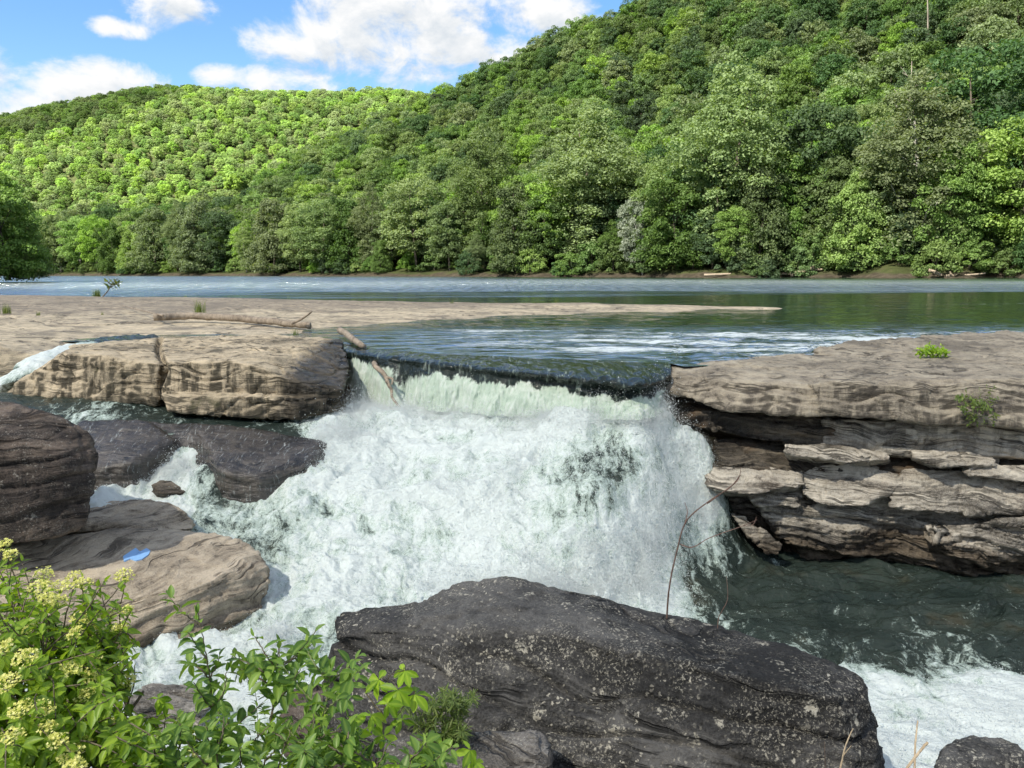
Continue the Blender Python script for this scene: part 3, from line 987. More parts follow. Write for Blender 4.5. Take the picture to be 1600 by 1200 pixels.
def rock(name, hulls, voxel, mat, label, cat='rock', group=None, smooth=3, layers=(0.16, 0.05), lam=(0.035, 0.012), tilt=(0.05, 0.08), amp=0.06,
         freq=1.2, crack=(0.03, 1.1), seed=1, extra=None, parent=None, grain=0.006, facet=(0.035, 0.55, 0.02)):
    """union of hulls -> fine closed mesh -> bedding steps, swelling, cracks"""
    bm = bmesh.new()
    for h in hulls:
        b2 = bmesh.new()
        for q in h:
            b2.verts.new(q if len(q) == 3 and isinstance(q, np.ndarray) else P(*q))
        bmesh.ops.convex_hull(b2, input=b2.verts[:])
        bmesh.ops.delete(b2, geom=[v for v in b2.verts if not v.link_faces], context='VERTS')
        tmp = bpy.data.meshes.new('tmp'); b2.to_mesh(tmp); b2.free()
        bm.from_mesh(tmp); bpy.data.meshes.remove(tmp)
    bmesh.ops.recalc_face_normals(bm, faces=bm.faces[:])
    base = bpy.data.meshes.new('tmp'); bm.to_mesh(base); bm.free()
    to = bpy.data.objects.new('tmp', base); COL.objects.link(to)
    md = to.modifiers.new('r', 'REMESH'); md.mode = 'VOXEL'; md.voxel_size = voxel; md.use_smooth_shade = True
    dg = bpy.context.evaluated_depsgraph_get()
    me = bpy.data.meshes.new_from_object(to.evaluated_get(dg))
    bpy.data.objects.remove(to); bpy.data.meshes.remove(base)
    n = len(me.vertices)
    V = np.empty(n * 3, np.float32); me.vertices.foreach_get('co', V); V = V.reshape(-1, 3).astype(float)
    E = np.empty(len(me.edges) * 2, np.int32); me.edges.foreach_get('vertices', E); E = E.reshape(-1, 2)
    deg = np.bincount(E.ravel(), minlength=n)[:, None].astype(float)

    def relax(A, it):
        for _ in range(it):
            S = np.stack([np.bincount(E[:, 0], A[E[:, 1], k], n) + np.bincount(E[:, 1], A[E[:, 0], k], n) for k in range(A.shape[1])], 1)
            A = 0.4 * A + 0.6 * S / np.maximum(deg, 1)
        return A
    V = relax(V, smooth)
    me.vertices.foreach_set('co', V.astype(np.float32).ravel()); me.update()
    N = np.empty(n * 3, np.float32); me.vertices.foreach_get('normal', N); N = relax(N.reshape(-1, 3).astype(float), 2)
    N /= np.linalg.norm(N, axis=1)[:, None] + 1e-9
    off = seed * 7.7
    side = np.sqrt(np.clip(1 - N[:, 2] ** 2, 0, 1)) ** 1.0
    warp = fbm(V * 0.7 + off, 3)
    d = amp * fbm(V * freq + off, 5, 0.5)
    bed = V[:, 2] + tilt[0] * V[:, 0] + tilt[1] * V[:, 1] + 0.16 * warp
    for T, A in zip(layers, lam):
        k = bed / T + 0.35 * fbm(V * [1.1, 1.1, .3] + off * 2, 2)
        i = np.floor(k).astype(int); f = k - i
        a = _g[(i * 37 + int(seed * 13)) & 255][:, 0]
        a2 = _g[((i + 1) * 37 + int(seed * 13)) & 255][:, 0]
        br = _g[(i * 53 + 9 + int(seed)) & 255][:, 1]
        s = sstep(0.86, 1.0, f)
        st = a * (1 - s) + a2 * s
        groove = np.exp(-((f - 0.97) / 0.07) ** 2) + np.exp(-((f + 0.03) / 0.07) ** 2)
        vis = sstep(-0.35, 0.5, pn(np.stack([V[:, 0] * .9, V[:, 1] * .9, i * 3.3], 1)) + 0.3 + br * .5)
        d = d + side * A * (st * 1.3 - groove * 1.6 * vis)
    if crack[0]:
        c1 = cracks(V * [1, 1, .25], crack[1], seed, .035) * sstep(-.1, .3, pn(V * .8 + off + 40))
        d = d - crack[0] * c1
    if facet[0]:
        for sc, am in ((facet[1], 1.0), (facet[1] * .38, .42)):
            wq = V + sc * .16 * np.stack([fbm(V / sc * 1.2 + off + 31 * k, 2) for k in range(3)], 1)
            fv, fe = facets(wq / sc * [1, 1, 1.9], seed)
            d = d + facet[0] * am * (.45 + .55 * side) * fv - facet[2] * am * np.exp(-(fe / .055) ** 2) * sstep(-.25, .35, pn(V * 1.1 + off + 60))
    d = d + grain * fbm(V * 14 + off, 3) + grain * .6 * pn(V * 34)
    if extra is not None: d = d + extra(V, N)
    V = V + N * d[:, None]
    lo = V.min(0)
    loc = np.array([V[:, 0].mean(), V[:, 1].mean(), lo[2]])
    me.vertices.foreach_set('co', (V - loc).astype(np.float32).ravel())
    me.update()
    me.materials.clear(); me.materials.append(mat)
    me.polygons.foreach_set('use_smooth', np.ones(len(me.polygons), bool))
    me.name = name
    o = newobj(name, me, parent, loc)
    tag(o, label, cat, group)
    return o


def Zd(q, z):
    """the surveyed point q let down to height z"""
    p = P(*q); p = p.copy(); p[2] = z
    return p


M_SAND = rock_mat('sandstone_pale', (0.58, 0.465, 0.335), (0.40, 0.32, 0.235), (0.15, 0.125, 0.10), 0.22, streak=0.35, strata=7, lam=0.45)
M_SHELF = rock_mat('sandstone_shelf', (0.57, 0.48, 0.34), (0.41, 0.345, 0.25), (0.18, 0.16, 0.13), 0.30, strata=7, lam=0.45, ridge=True)
M_SANDF = rock_mat('sandstone_stained', (0.56, 0.465, 0.325), (0.40, 0.33, 0.23), (0.12, 0.105, 0.075), 0.24, streak=0.95, strata=8, lam=0.35, green=0.35, wetx=-3.85)
M_SLAB = rock_mat('sandstone_grey', (0.37, 0.325, 0.25), (0.265, 0.23, 0.178), (0.115, 0.10, 0.082), 0.30, streak=0.85, strata=9, lam=0.35, green=0.2)
M_LAYER = rock_mat('sandstone_layered', (0.53, 0.485, 0.405), (0.325, 0.295, 0.245), (0.075, 0.067, 0.058), 0.28, streak=0.45, strata=12, lam=0.7, tilt=(0.10, 0.05), rust=0.12, wet=-2.35)
M_WET_SHADE = rock_mat('sandstone_wet_shaded', (0.17, 0.145, 0.11), (0.078, 0.066, 0.052), (0.022, 0.02, 0.018), 0.5, strata=12, lam=0.6, rough=0.5, rust=0.3)  # dark wet rock; also carries the painted shade of the recessed ledge
M_FILM = rock_mat('rock_water_film', (0.095, 0.082, 0.068), (0.048, 0.042, 0.037), (0.018, 0.017, 0.016), 0.4, strata=6, lam=0.5, rough=0.24, spec=0.6, bump=0.02, film=0.75)
M_BROWN = rock_mat('sandstone_brown', (0.47, 0.40, 0.305), (0.315, 0.265, 0.20), (0.11, 0.09, 0.068), 0.26, strata=7, lam=0.6, tilt=(-0.28, 0.15), streak=0.2, wet=-2.5)
M_DARK = rock_mat('boulder_black_crust', (0.110, 0.107, 0.102), (0.044, 0.043, 0.042), (0.014, 0.014, 0.014), 0.48, lichen=(0.38, 0.36, 0.30), lichen_amt=0.5, strata=5, lam=0.75, tilt=(0.12, 0.1))
M_CRUST = rock_mat('boulder_dark_brown', (0.15, 0.118, 0.095), (0.072, 0.058, 0.048), (0.027, 0.023, 0.022), 0.5, lichen=(0.33, 0.31, 0.27), lichen_amt=0.12, strata=7, lam=0.65, tilt=(-0.12, 0.1), streak=0.3)
M_GREYR = rock_mat('boulder_grey', (0.32, 0.30, 0.27), (0.19, 0.175, 0.155), (0.07, 0.063, 0.057), 0.35, lichen=(0.5, 0.48, 0.43), lichen_amt=0.15, strata=9, lam=0.6)

# --- foreground boulder
def boulder_cracks(V, N):
    # the open crack under the snout and a long seam across the face
    X = V[:, 0]
    zc = -0.82 - 0.10 * (X + 1.2) + 0.03 * pn(V * 3)
    c = np.exp(-((V[:, 2] - zc) / 0.022) ** 2) * sstep(-0.15, -0.75, X)
    zs = -0.78 - 0.16 * X + 0.05 * pn(V * 2.0)
    s = np.exp(-((V[:, 2] - zs) / 0.03) ** 2) * sstep(-.9, -.3, X) * sstep(2.2, 1.2, X)
    zs2 = -1.12 - 0.22 * X + 0.05 * pn(V * 2.0 + 9)
    s2 = np.exp(-((V[:, 2] - zs2) / 0.035) ** 2) * sstep(-.3, .3, X)
    return -0.10 * c - 0.035 * s - 0.03 * s2


rock('boulder', [
    [(515, 968, 6.35), (530, 955, 6.5), (600, 950, 6.5), (648, 938, 6.5), (700, 955, 6.0), (520, 1000, 6.1), (600, 985, 5.85), (680, 1010, 5.7), (560, 1010, 7.1), (680, 990, 7.2)],
    [(522, 1000, 6.25), (510, 1045, 6.2), (512, 1100, 6.1), (600, 1010, 5.85), (720, 1010, 5.6), (520, 1180, 6.1), (640, 1230, 5.4), (900, 1300, 5.0), (560, 1180, 7.1), (900, 1100, 7.4), (760, 960, 6.4)],
    [(640, 945, 6.5), (685, 914, 6.5), (725, 902, 6.5), (785, 897, 6.5), (850, 908, 6.4), (940, 932, 6.3), (1030, 953, 6.1), (1130, 978, 5.9), (1230, 1008, 5.6), (1325, 1040, 5.3), (1358, 1062, 5.1),
     (1373, 1120, 4.9), (1382, 1210, 4.8), (1384, 1320, 4.7), (690, 985, 5.75), (850, 985, 5.5), (1030, 1020, 5.15), (1200, 1070, 4.85), (1320, 1090, 4.75),
     (690, 1250, 5.1), (900, 1330, 4.6), (1200, 1380, 4.3), (1370, 1400, 4.3), (700, 1000, 7.3), (900, 980, 7.6), (1200, 1040, 7.0), (1350, 1090, 6.3), (700, 1250, 7.3), (1300, 1300, 6.6)]],
    0.024, M_DARK, 'large black boulder speckled with pale lichen, front centre, cracked snout on its left end', cat='boulder', smooth=5,
    layers=(0.26, 0.08), lam=(0.042, 0.014), tilt=(0.14, 0.2), amp=0.05, freq=0.9, crack=(0.02, .8), facet=(0.016, 0.8, 0.012), seed=3, extra=boulder_cracks)

# --- stones at the feet of the foreground boulder
rock('boulder', [[(432, 1085, 6.6), (470, 1066, 6.7), (560, 1060, 6.6), (640, 1075, 6.3), (430, 1150, 6.3), (520, 1160, 6.0), (660, 1165, 5.7), (480, 1240, 6.2), (660, 1260, 5.7), (500, 1090, 7.4), (650, 1090, 7.2), (650, 1240, 7.0)]],
     0.024, M_CRUST, 'dull brown rock wedged low against the left foot of the large black boulder', seed=5, amp=.05, cat='boulder')
rock('boulder', [[(595, 1158, 4.7), (640, 1150, 4.8), (760, 1148, 4.7), (838, 1156, 4.6), (852, 1190, 4.4), (845, 1270, 4.3), (600, 1270, 4.3), (610, 1200, 4.4), (640, 1165, 5.3), (840, 1170, 5.2), (840, 1300, 5.1), (620, 1300, 5.2)]],
     0.020, M_GREYR, 'flat grey rock at the bottom edge in front of the large black boulder', seed=6, amp=.03, cat='boulder')
rock('boulder', [[(1470, 1200, 3.75), (1490, 1172, 3.9), (1520, 1156, 3.95), (1555, 1153, 3.95), (1590, 1170, 3.85), (1612, 1205, 3.75), (1460, 1290, 3.7), (1630, 1290, 3.6), (1500, 1300, 3.5), (1590, 1300, 3.5), (1500, 1190, 4.5), (1600, 1190, 4.5), (1500, 1300, 4.5), (1600, 1300, 4.5)]],
     0.016, M_DARK, 'small round black boulder in the bottom right corner', facet=(.008,.3,.005), seed=7, amp=.03, smooth=6, cat='boulder')
rock('rock_block', [[(205, 1082, 7.35), (235, 1073, 7.5), (300, 1069, 7.5), (318, 1074, 7.4), (320, 1140, 7.2), (310, 1180, 7.1), (200, 1190, 7.1), (205, 1120, 7.2), (240, 1085, 8.0), (320, 1085, 8.0), (330, 1200, 7.9), (220, 1200, 7.9)]],
     0.02, M_GREYR, 'striped grey rock block half hidden by shrubs, below the pale brown rock', seed=8, amp=.04, layers=(.12, .05), lam=(.05, .02))

# --- left bank: dark boulder resting on the pale brown rock
rock('boulder', [[(-170, 622, 9.9), (-60, 624, 9.7), (10, 628, 9.6), (55, 636, 9.5), (100, 652, 9.4), (135, 676, 9.45), (150, 700, 9.4), (148, 740, 9.2), (138, 790, 9.1), (128, 828, 9.05), (95, 842, 8.9), (0, 850, 8.75), (-170, 852, 8.7),
                  (-20, 680, 8.9), (70, 690, 9.0), (100, 720, 8.95), (60, 790, 8.8), (-150, 700, 8.7), (40, 640, 10.8), (140, 690, 10.6), (140, 800, 10.6), (-100, 640, 11), (-100, 820, 11)]],
     0.025, M_CRUST, 'big dark brown boulder at the left edge resting on the pale brown rock', facet=(0.016, 0.8, 0.012), seed=11, amp=.05, smooth=5, layers=(.30, .07), lam=(.022, .010), tilt=(-.15, .1), cat='boulder')
rock('boulder', [[(-160, 880, 9.0), (0, 858, 9.3), (110, 836, 9.8), (200, 828, 10.3), (300, 832, 10.3), (360, 840, 10.1), (403, 862, 9.8), (422, 898, 9.55), (421, 935, 9.45), (408, 962, 9.3),
                  (330, 905, 9.0), (240, 930, 8.75), (120, 940, 8.6), (-150, 960, 8.5), (318, 1005, 8.75), (262, 1045, 8.55), (205, 1062, 8.4), (100, 1050, 8.3), (-150, 1050, 8.2),
                  (400, 900, 10.6), (200, 870, 11.2), (-150, 870, 11.2), (300, 980, 10.2), (60, 1000, 10.5)],
                 [(405, 955, 9.5), (404, 985, 9.5), (378, 1008, 9.4), (330, 1015, 9.3), (300, 1000, 9.3), (330, 930, 9.6), (390, 930, 10.4), (330, 960, 10.4), (380, 990, 10.4)],
                 [Zd((300, 1000, 9.6), -2.9), Zd((100, 1000, 9.2), -2.9), Zd((100, 1000, 10.8), -2.9), Zd((330, 960, 10.8), -2.9), P(300, 960, 9.8), P(100, 960, 9.4), P(100, 930, 10.8), P(330, 930, 10.7)]],
     0.026, M_BROWN, 'large pale brown rock jutting into the rapids on the left, under the blue patch', facet=(0.016, 0.8, 0.012), seed=12, amp=.05, smooth=5, layers=(.26, .08), lam=(.03, .014), tilt=(-.3, .15), freq=.9, cat='boulder')
rock('boulder', [[(60, 800, 10.9), (130, 782, 11.2), (200, 780, 11.2), (262, 786, 11.1), (290, 800, 10.9), (304, 828, 10.6), (240, 826, 10.3), (130, 815, 10.3), (60, 830, 10.2), (290, 850, 10.7), (100, 850, 10.6), (120, 790, 12), (280, 805, 11.9), (280, 850, 11.9), (100, 850, 11.9)]],
     0.024, M_BROWN, 'low brown rock behind the pale brown rock, beside the dark boulder', facet=(0.016, 0.8, 0.012), seed=13, amp=.04, smooth=4, cat='boulder')
rock('rock', [[(236, 757, 11.7), (250, 749, 11.8), (268, 751, 11.8), (285, 762, 11.7), (290, 770, 11.6), (250, 770, 11.5), (238, 782, 11.8), (288, 786, 11.8), (262, 758, 12.2), (262, 790, 12.0)]],
     0.014, M_WET_SHADE, 'small black wet stone poking out of the white water left of the rapids', facet=(.006,.15,.004), seed=14, amp=.015, smooth=4, layers=(.05,), lam=(.005,))

def ledge_joint(V, N):
    px, py = proj(V)
    j = np.exp(-((px - 252 - 5 * np.sin(py * .09)) / 4.0) ** 2) * (N[:, 1] < .2)
    low = np.exp(-((py - 614 - .012 * (px - 360)) / 3.2) ** 2) * sstep(240, 262, px) * (N[:, 1] < -.2)
    return -.16 * j - .05 * low


# --- middle left ledge: cracked block with a stained face
rock('rock_ledge', [
    [(22, 600, 14.5), (55, 580, 14.5), (98, 553, 14.4), (160, 555, 14.2), (205, 563, 14.0), (250, 567, 13.95), (250, 634, 13.8), (200, 629, 13.9), (90, 621, 14.2), (20, 621, 14.5),
     (120, 536, 17.2), (256, 527, 18.2), (256, 600, 16.5), (60, 600, 16.5)],
    [(256, 567, 13.7), (360, 563, 13.65), (395, 569, 13.6), (434, 585, 13.6), (482, 602, 13.7), (500, 617, 13.7), (536, 610, 14.1), (256, 640, 13.55), (340, 640, 13.5), (480, 632, 13.65), (530, 630, 14.0),
     (256, 527, 18.0), (400, 523, 18.2), (475, 528, 18.0), (536, 530, 17.2), (545, 575, 15.4), (520, 620, 16), (256, 600, 16)],
    [(248, 622, 13.45), (258, 612, 13.5), (380, 614, 13.4), (480, 618, 13.55), (254, 640, 13.35), (340, 651, 13.3), (455, 658, 13.4), (530, 642, 13.9), (300, 640, 15), (500, 640, 15.3), (300, 620, 15), (500, 620, 15.3)],
    [Zd((40, 610, 14.9), -.45), Zd((500, 620, 14.3), -.6), Zd((500, 620, 17), -1.3), Zd((40, 620, 17), -1.3), Zd((40, 620, 15), -1.3), Zd((500, 620, 14.6), -1.3), Zd((260, 620, 13.9), -.7), Zd((260, 620, 14.2), -1.3)]],
    0.03, M_SANDF, 'cracked sandstone ledge with a dark stained face left of the main fall', seed=21, amp=.022, smooth=1, layers=(.36, .10), lam=(.018, .010), cat='rock ledge', crack=(.04, .9), facet=(.028, .8, .03), extra=ledge_joint)
# sloping dark bedrock with a film of water below the ledge
def ZP(px, py, z, up=.015):
    p = PZ(px, py, z); p = p + np.array([0, 0, up]); return p


def under(pts, dz=.7):
    return [p - np.array([0, 0, dz]) for p in pts]


LA = [ZP(120, 655, -.78), ZP(232, 656, -.78), ZP(275, 688, -1.02), ZP(205, 722, -1.18), ZP(140, 735, -1.28), ZP(100, 700, -1.1), ZP(245, 752, -1.62, -.06), ZP(140, 764, -1.70, -.06), ZP(300, 705, -1.25, -.10)]
LB = [ZP(300, 660, -.82), ZP(400, 668, -.92), ZP(500, 688, -1.08), ZP(478, 728, -1.30), ZP(405, 745, -1.35), ZP(348, 736, -1.26), ZP(325, 700, -1.10), ZP(400, 772, -1.72, -.06), ZP(340, 760, -1.58, -.06), ZP(480, 752, -1.62, -.06), ZP(545, 700, -1.28, -.12), ZP(300, 715, -1.28, -.10)]
LC = [ZP(215, 654, -.80, -.02), ZP(320, 658, -.83, -.02), ZP(335, 690, -1.05, -.02), ZP(262, 684, -1.02, -.02), ZP(320, 725, -1.38, -.05), ZP(235, 722, -1.36, -.05)]
rock('rock_ledge', [q + under(q) for q in (LA, LB, LC)], 0.022, M_FILM, 'low dark wet ledge with water sliding over it, below the stained sandstone ledge',
     seed=51, amp=.03, smooth=34, layers=(.22, .07), lam=(.010, .005), facet=(.010, .6, .005), crack=(0, 1), cat='rock ledge')

# sloping dark bedrock under the sheet of water below the ledge
# --- right side: cap slab, ledges and layered wall
rock('rock_slab', [
    [(1042, 582, 12.9), (1062, 573, 13.1), (1106, 572, 12.9), (1135, 600, 12.2), (1044, 612, 12.6), (1112, 632, 12.2), (1135, 642, 11.9), (1212, 648, 11.65), (1283, 650, 11.5), (1278, 598, 11.75), (1200, 600, 11.9),
     (1276, 549, 15.0), (1160, 560, 14.2), (1040, 572, 13.5), (1112, 567, 13.9), (1276, 600, 14.5), (1100, 600, 14)],
    [(1268, 600, 11.7), (1282, 598, 11.6), (1380, 603, 11.5), (1470, 608, 11.45), (1545, 592, 11.6), (2050, 598, 11.6), (1284, 650, 11.45), (1345, 651, 11.4), (1470, 656, 11.3), (1610, 668, 11.2), (2050, 672, 11.2),
     (1276, 549, 15.0), (1450, 556, 14.6), (2050, 560, 14.3), (2050, 640, 14.3), (1276, 620, 14.8)]],
    0.026, M_SLAB, 'flat grey cap slab on top of the right hand cliff, overhanging the dark recess', seed=31, amp=.03, smooth=1, layers=(.30, .06), lam=(.02, .008), crack=(.02, .8), facet=(.03, .9, .02), cat='rock slab')
rock('rock_slab', [
    [(1270, 548, 14.9), (1300, 538, 15.6), (1400, 527, 17.2), (1620, 517, 18.6), (2080, 520, 18.2), (1290, 556, 14.6), (1400, 560, 14.2), (1490, 563, 14.0), (1545, 584, 13.1), (2060, 590, 13.0), (1545, 606, 13.3), (1300, 580, 14.9), (1400, 590, 17), (2060, 600, 17)]],
    0.035, M_SLAB, 'higher grey rock slab behind the cap slab, upper right, with a patch of green weeds', seed=32, amp=.05, smooth=1, layers=(.14, .05), lam=(.05, .015), cat='rock slab')
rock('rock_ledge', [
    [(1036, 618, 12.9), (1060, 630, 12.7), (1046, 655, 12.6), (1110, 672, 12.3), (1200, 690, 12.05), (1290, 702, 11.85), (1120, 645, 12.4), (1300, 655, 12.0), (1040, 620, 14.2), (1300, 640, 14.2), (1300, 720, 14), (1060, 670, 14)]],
    0.026, M_WET_SHADE, 'dark ledge recessed under the cap slab of the right hand cliff', seed=33, amp=.04, smooth=1, layers=(.15, .06), lam=(.06, .02), cat='rock ledge')  # shade under the cap slab is put into this dark colour
rock('rock_ledge', [
    [(1290, 655, 12.0), (1400, 660, 11.75), (1500, 662, 11.55), (2050, 676, 11.45), (1290, 704, 11.85), (1430, 714, 11.65), (1600, 716, 11.5), (2050, 716, 11.4), (1300, 640, 14), (2050, 660, 14), (2050, 730, 14), (1300, 720, 14)]],
    0.024, M_LAYER, 'grey ledge band under the cap slab near the right edge, above the thin pale slabs', seed=44, amp=.03, smooth=1, layers=(.13, .05), lam=(.03, .012), cat='rock ledge')
rock('rock_slab', [[(1226, 694, 11.65), (1300, 693, 11.8), (1386, 708, 11.6), (1390, 718, 11.5), (1330, 723, 11.35), (1226, 708, 11.5), (1240, 700, 12.6), (1390, 712, 12.6), (1390, 735, 12.4), (1240, 722, 12.4)]],
     0.018, M_LAYER, 'thin pale stone plank lying under the dark ledge of the right hand cliff', seed=34, amp=.015, smooth=1, layers=(.08, .03), lam=(.012, .006), cat='rock slab')
rock('rock_slab', [[(1424, 704, 11.55), (1500, 700, 11.6), (1545, 716, 11.35), (1555, 727, 11.2), (1480, 728, 11.15), (1430, 716, 11.4), (1430, 706, 12.5), (1560, 712, 12.5), (1560, 740, 12.4), (1430, 735, 12.4)],
                   [(1500, 735, 11.2), (1560, 726, 11.4), (2050, 728, 11.3), (2050, 752, 11.05), (1600, 752, 11.05), (1510, 745, 11.15), (1510, 735, 12.4), (2050, 735, 12.4), (2050, 760, 12.4)]],
     0.018, M_LAYER, 'stack of thin pale slabs under the dark ledge near the right edge', seed=35, amp=.02, smooth=1, layers=(.08, .03), lam=(.02, .008), cat='rock slab')
# wet terrace
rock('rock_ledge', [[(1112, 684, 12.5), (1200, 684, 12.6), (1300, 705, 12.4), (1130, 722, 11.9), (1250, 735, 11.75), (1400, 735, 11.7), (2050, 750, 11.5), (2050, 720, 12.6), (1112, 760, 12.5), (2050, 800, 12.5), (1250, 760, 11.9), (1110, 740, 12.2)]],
     0.024, M_WET_SHADE, 'wet brown rock terrace between the dark ledge and the rounded blocks, right cliff', seed=36, amp=.035, smooth=1, layers=(.10, .04), lam=(.03, .012), cat='rock ledge')
rock('rock_block', [[(1100, 742, 11.9), (1130, 728, 11.95), (1190, 726, 11.9), (1254, 736, 11.7), (1260, 756, 11.55), (1180, 772, 11.4), (1125, 768, 11.5), (1098, 755, 11.75), (1130, 736, 12.6), (1250, 745, 12.6), (1250, 775, 12.4), (1120, 775, 12.4)],
                    [(1170, 775, 11.7), (1248, 772, 11.65), (1248, 790, 11.6), (1180, 792, 11.65), (1180, 780, 12.4), (1250, 790, 12.4)]],
     0.02, M_LAYER, 'rounded pale block at the left end of the right cliff beside the falling water', seed=37, amp=.03, smooth=2, layers=(.12, .04), lam=(.02, .012))
rock('rock_block', [[(1248, 740, 11.75), (1272, 727, 11.8), (1340, 722, 11.75), (1410, 738, 11.55), (1414, 758, 11.48), (1350, 792, 11.28), (1285, 790, 11.36), (1250, 772, 11.55), (1270, 738, 12.6), (1405, 745, 12.5), (1400, 790, 12.4), (1270, 785, 12.4)]],
     0.02, M_LAYER, 'pale cracked block in the middle of the right cliff between the two rounded blocks', seed=38, amp=.03, smooth=2, layers=(.14, .05), lam=(.02, .01))
rock('rock_block', [[(1388, 768, 11.45), (1412, 735, 11.6), (1500, 748, 11.4), (1560, 755, 11.3), (2050, 752, 11.2), (2050, 822, 10.92), (1540, 800, 11.02), (1470, 802, 11.08), (1395, 792, 11.32), (1400, 745, 12.5), (2050, 750, 12.5), (2050, 830, 12.3), (1400, 790, 12.3)]],
     0.02, M_LAYER, 'wide pale block at the right edge of the cliff, above the undercut wall', seed=39, amp=.035, smooth=2, layers=(.11, .04), lam=(.03, .014))


def undercut(V, N):
    px, py = proj(V)
    a = np.exp(-(((px - 1400) / 45) ** 2 + ((py - 830) / 60) ** 2))
    b = np.exp(-(((px - 1465) / 40) ** 2 + ((py - 800) / 22) ** 2))
    c = np.exp(-(((px - 1262) / 9) ** 2)) * sstep(900, 700, py)
    return -0.30 * a - 0.22 * b - 0.12 * c


rock('rock_wall', [
    [(1190, 782, 11.9), (1300, 772, 11.68), (1420, 776, 11.5), (1500, 790, 11.4), (2050, 800, 11.2), (1230, 850, 11.75), (1330, 840, 11.45), (1500, 850, 11.2), (2050, 860, 10.95),
     (1260, 872, 11.9), (1400, 885, 11.6), (1500, 893, 11.4), (1600, 904, 11.15), (2050, 910, 10.9), (1250, 800, 13), (2050, 800, 13), (2050, 930, 12.6), (1260, 900, 12.8), (1400, 905, 12.0), (1600, 930, 11.5)],
    [(1440, 815, 11.15), (1600, 812, 10.9), (2050, 815, 10.8), (1450, 850, 11.05), (1560, 868, 10.85), (2050, 888, 10.6), (1500, 885, 11.2), (2050, 905, 10.8), (1460, 850, 12), (2050, 850, 12)],
    [(1110, 775, 12.6), (1200, 775, 12.3), (1200, 850, 12.4), (1130, 850, 12.9), (1110, 780, 13.4), (1260, 780, 13.2), (1260, 880, 13.2), (1130, 880, 13.4)]],
    0.022, M_LAYER, 'undercut wall of thin wavy rock layers above the dark pool, right side', seed=41, amp=.10, smooth=2, layers=(.17, .055), lam=(.075, .03), tilt=(.12, .05), freq=1.5, extra=undercut, cat='rock wall')
rock('rock_slab', [[(1142, 802, 11.85), (1165, 806, 11.8), (1220, 852, 11.6), (1216, 868, 11.55), (1198, 866, 11.6), (1170, 838, 11.7), (1146, 812, 12.1), (1215, 862, 12.0)]],
     0.014, M_LAYER, 'narrow rock slab leaning diagonally into the pool beside the falling water', seed=42, amp=.012, smooth=1, layers=(.06,), lam=(.012,), cat='rock slab')
rock('rock', [[(1186, 770, 12.0), (1250, 768, 11.85), (1252, 800, 11.8), (1195, 806, 11.85), (1215, 835, 11.9), (1255, 838, 11.8), (1190, 775, 12.8), (1260, 840, 12.8)]],
     0.02, M_LAYER, 'small stepped rock in the shadow between the leaning slab and the layered wall', seed=43, amp=.04, smooth=1, layers=(.09, .04), lam=(.05, .02))

# --- the long pale rock shelf in the middle distance
def rbf(ctrl, qx, qy, eps=0.0):
    c = np.asarray(ctrl, float)
    X = c[:, :2]; n = len(X)
    D = np.linalg.norm(X[:, None] - X[None], axis=2) + eps * np.eye(n)
    A = np.zeros((n + 3, n + 3)); A[:n, :n] = D; A[:n, n] = 1; A[n, :n] = 1
    A[:n, n + 1:n + 3] = X; A[n + 1:n + 3, :n] = X.T
    out = []
    q = np.stack([np.ravel(qx), np.ravel(qy)], 1)
    Dq = np.concatenate([np.linalg.norm(q[i:i + 20000, None] - X[None], axis=2) for i in range(0, len(q), 20000)])
    for k in range(2, c.shape[1]):
        s = np.linalg.solve(A, np.concatenate([c[:, k], [0, 0, 0]]))
        out.append((Dq @ s[:n] + s[n] + q @ s[n + 1:]).reshape(np.shape(qx)))
    return out


SHELF = []
for px, py, z in [(-300, 464, .28), (0, 464.5, .27), (150, 465, .27), (300, 466, .25), (450, 468, .21), (600, 471, .16), (750, 472, .13), (900, 473, .10), (1050, 476, .08), (1190, 480.8, .05), (1240, 481, -.04),
                  (-300, 490, .33), (0, 490, .30), (150, 489, .28), (300, 490, .20), (450, 490, .13), (600, 486, .12), (750, 484, .10), (900, 482, .07), (1050, 481, .08),
                  (-300, 515, .18), (0, 512, .17), (80, 505, .17), (150, 518, .05), (300, 508, .06), (420, 503, .09), (500, 509, .02), (560, 510, 0.0), (640, 503, 0.0), (750, 498, 0.0), (900, 493, 0.0), (1050, 488, 0.0),
                  (-300, 540, .12), (-50, 540, .12), (0, 538, .12), (70, 530, .06), (200, 524, .02), (300, 520, .02), (400, 520, .03), (500, 522, -.02), (600, 520, -.14), (700, 514, -.18), (850, 506, -.2), (1000, 500, -.2), (1150, 495, -.2), (1300, 488, -.25),
                  (-300, 575, -.02), (0, 570, -.05), (40, 560, -.12), (100, 545, -.12), (200, 532, -.06), (300, 540, -.15), (500, 545, -.2), (600, 540, -.4)]:
    p = PZ(px, py, z); SHELF.append((p[0], p[1], z))
for px, d in [(-300, 44), (0, 43), (300, 42), (600, 40), (900, 39), (1200, 36), (1350, 33)]:
    x = (px - 800) / F * d; SHELF.append((x, d, -.45))
dd = 14.2 * (44.5 / 14.2) ** np.linspace(0, 1, 330)
tt = (np.linspace(-420, 1330, 760) - 800) / F
DD, TT = np.meshgrid(dd, tt, indexing='ij')
XS = DD * TT
zs, = rbf(SHELF, XS, DD)
pp = np.stack([XS.ravel(), DD.ravel(), 0 * XS.ravel()], 1)
wv = fbm(pp * [.16, .30, 1], 4).reshape(XS.shape)
st = zs + .05 * wv
stp = np.floor(st / .07) * .07 + .07 * sstep(.55, 1.0, st / .07 - np.floor(st / .07))
above = sstep(-.02, .08, zs)
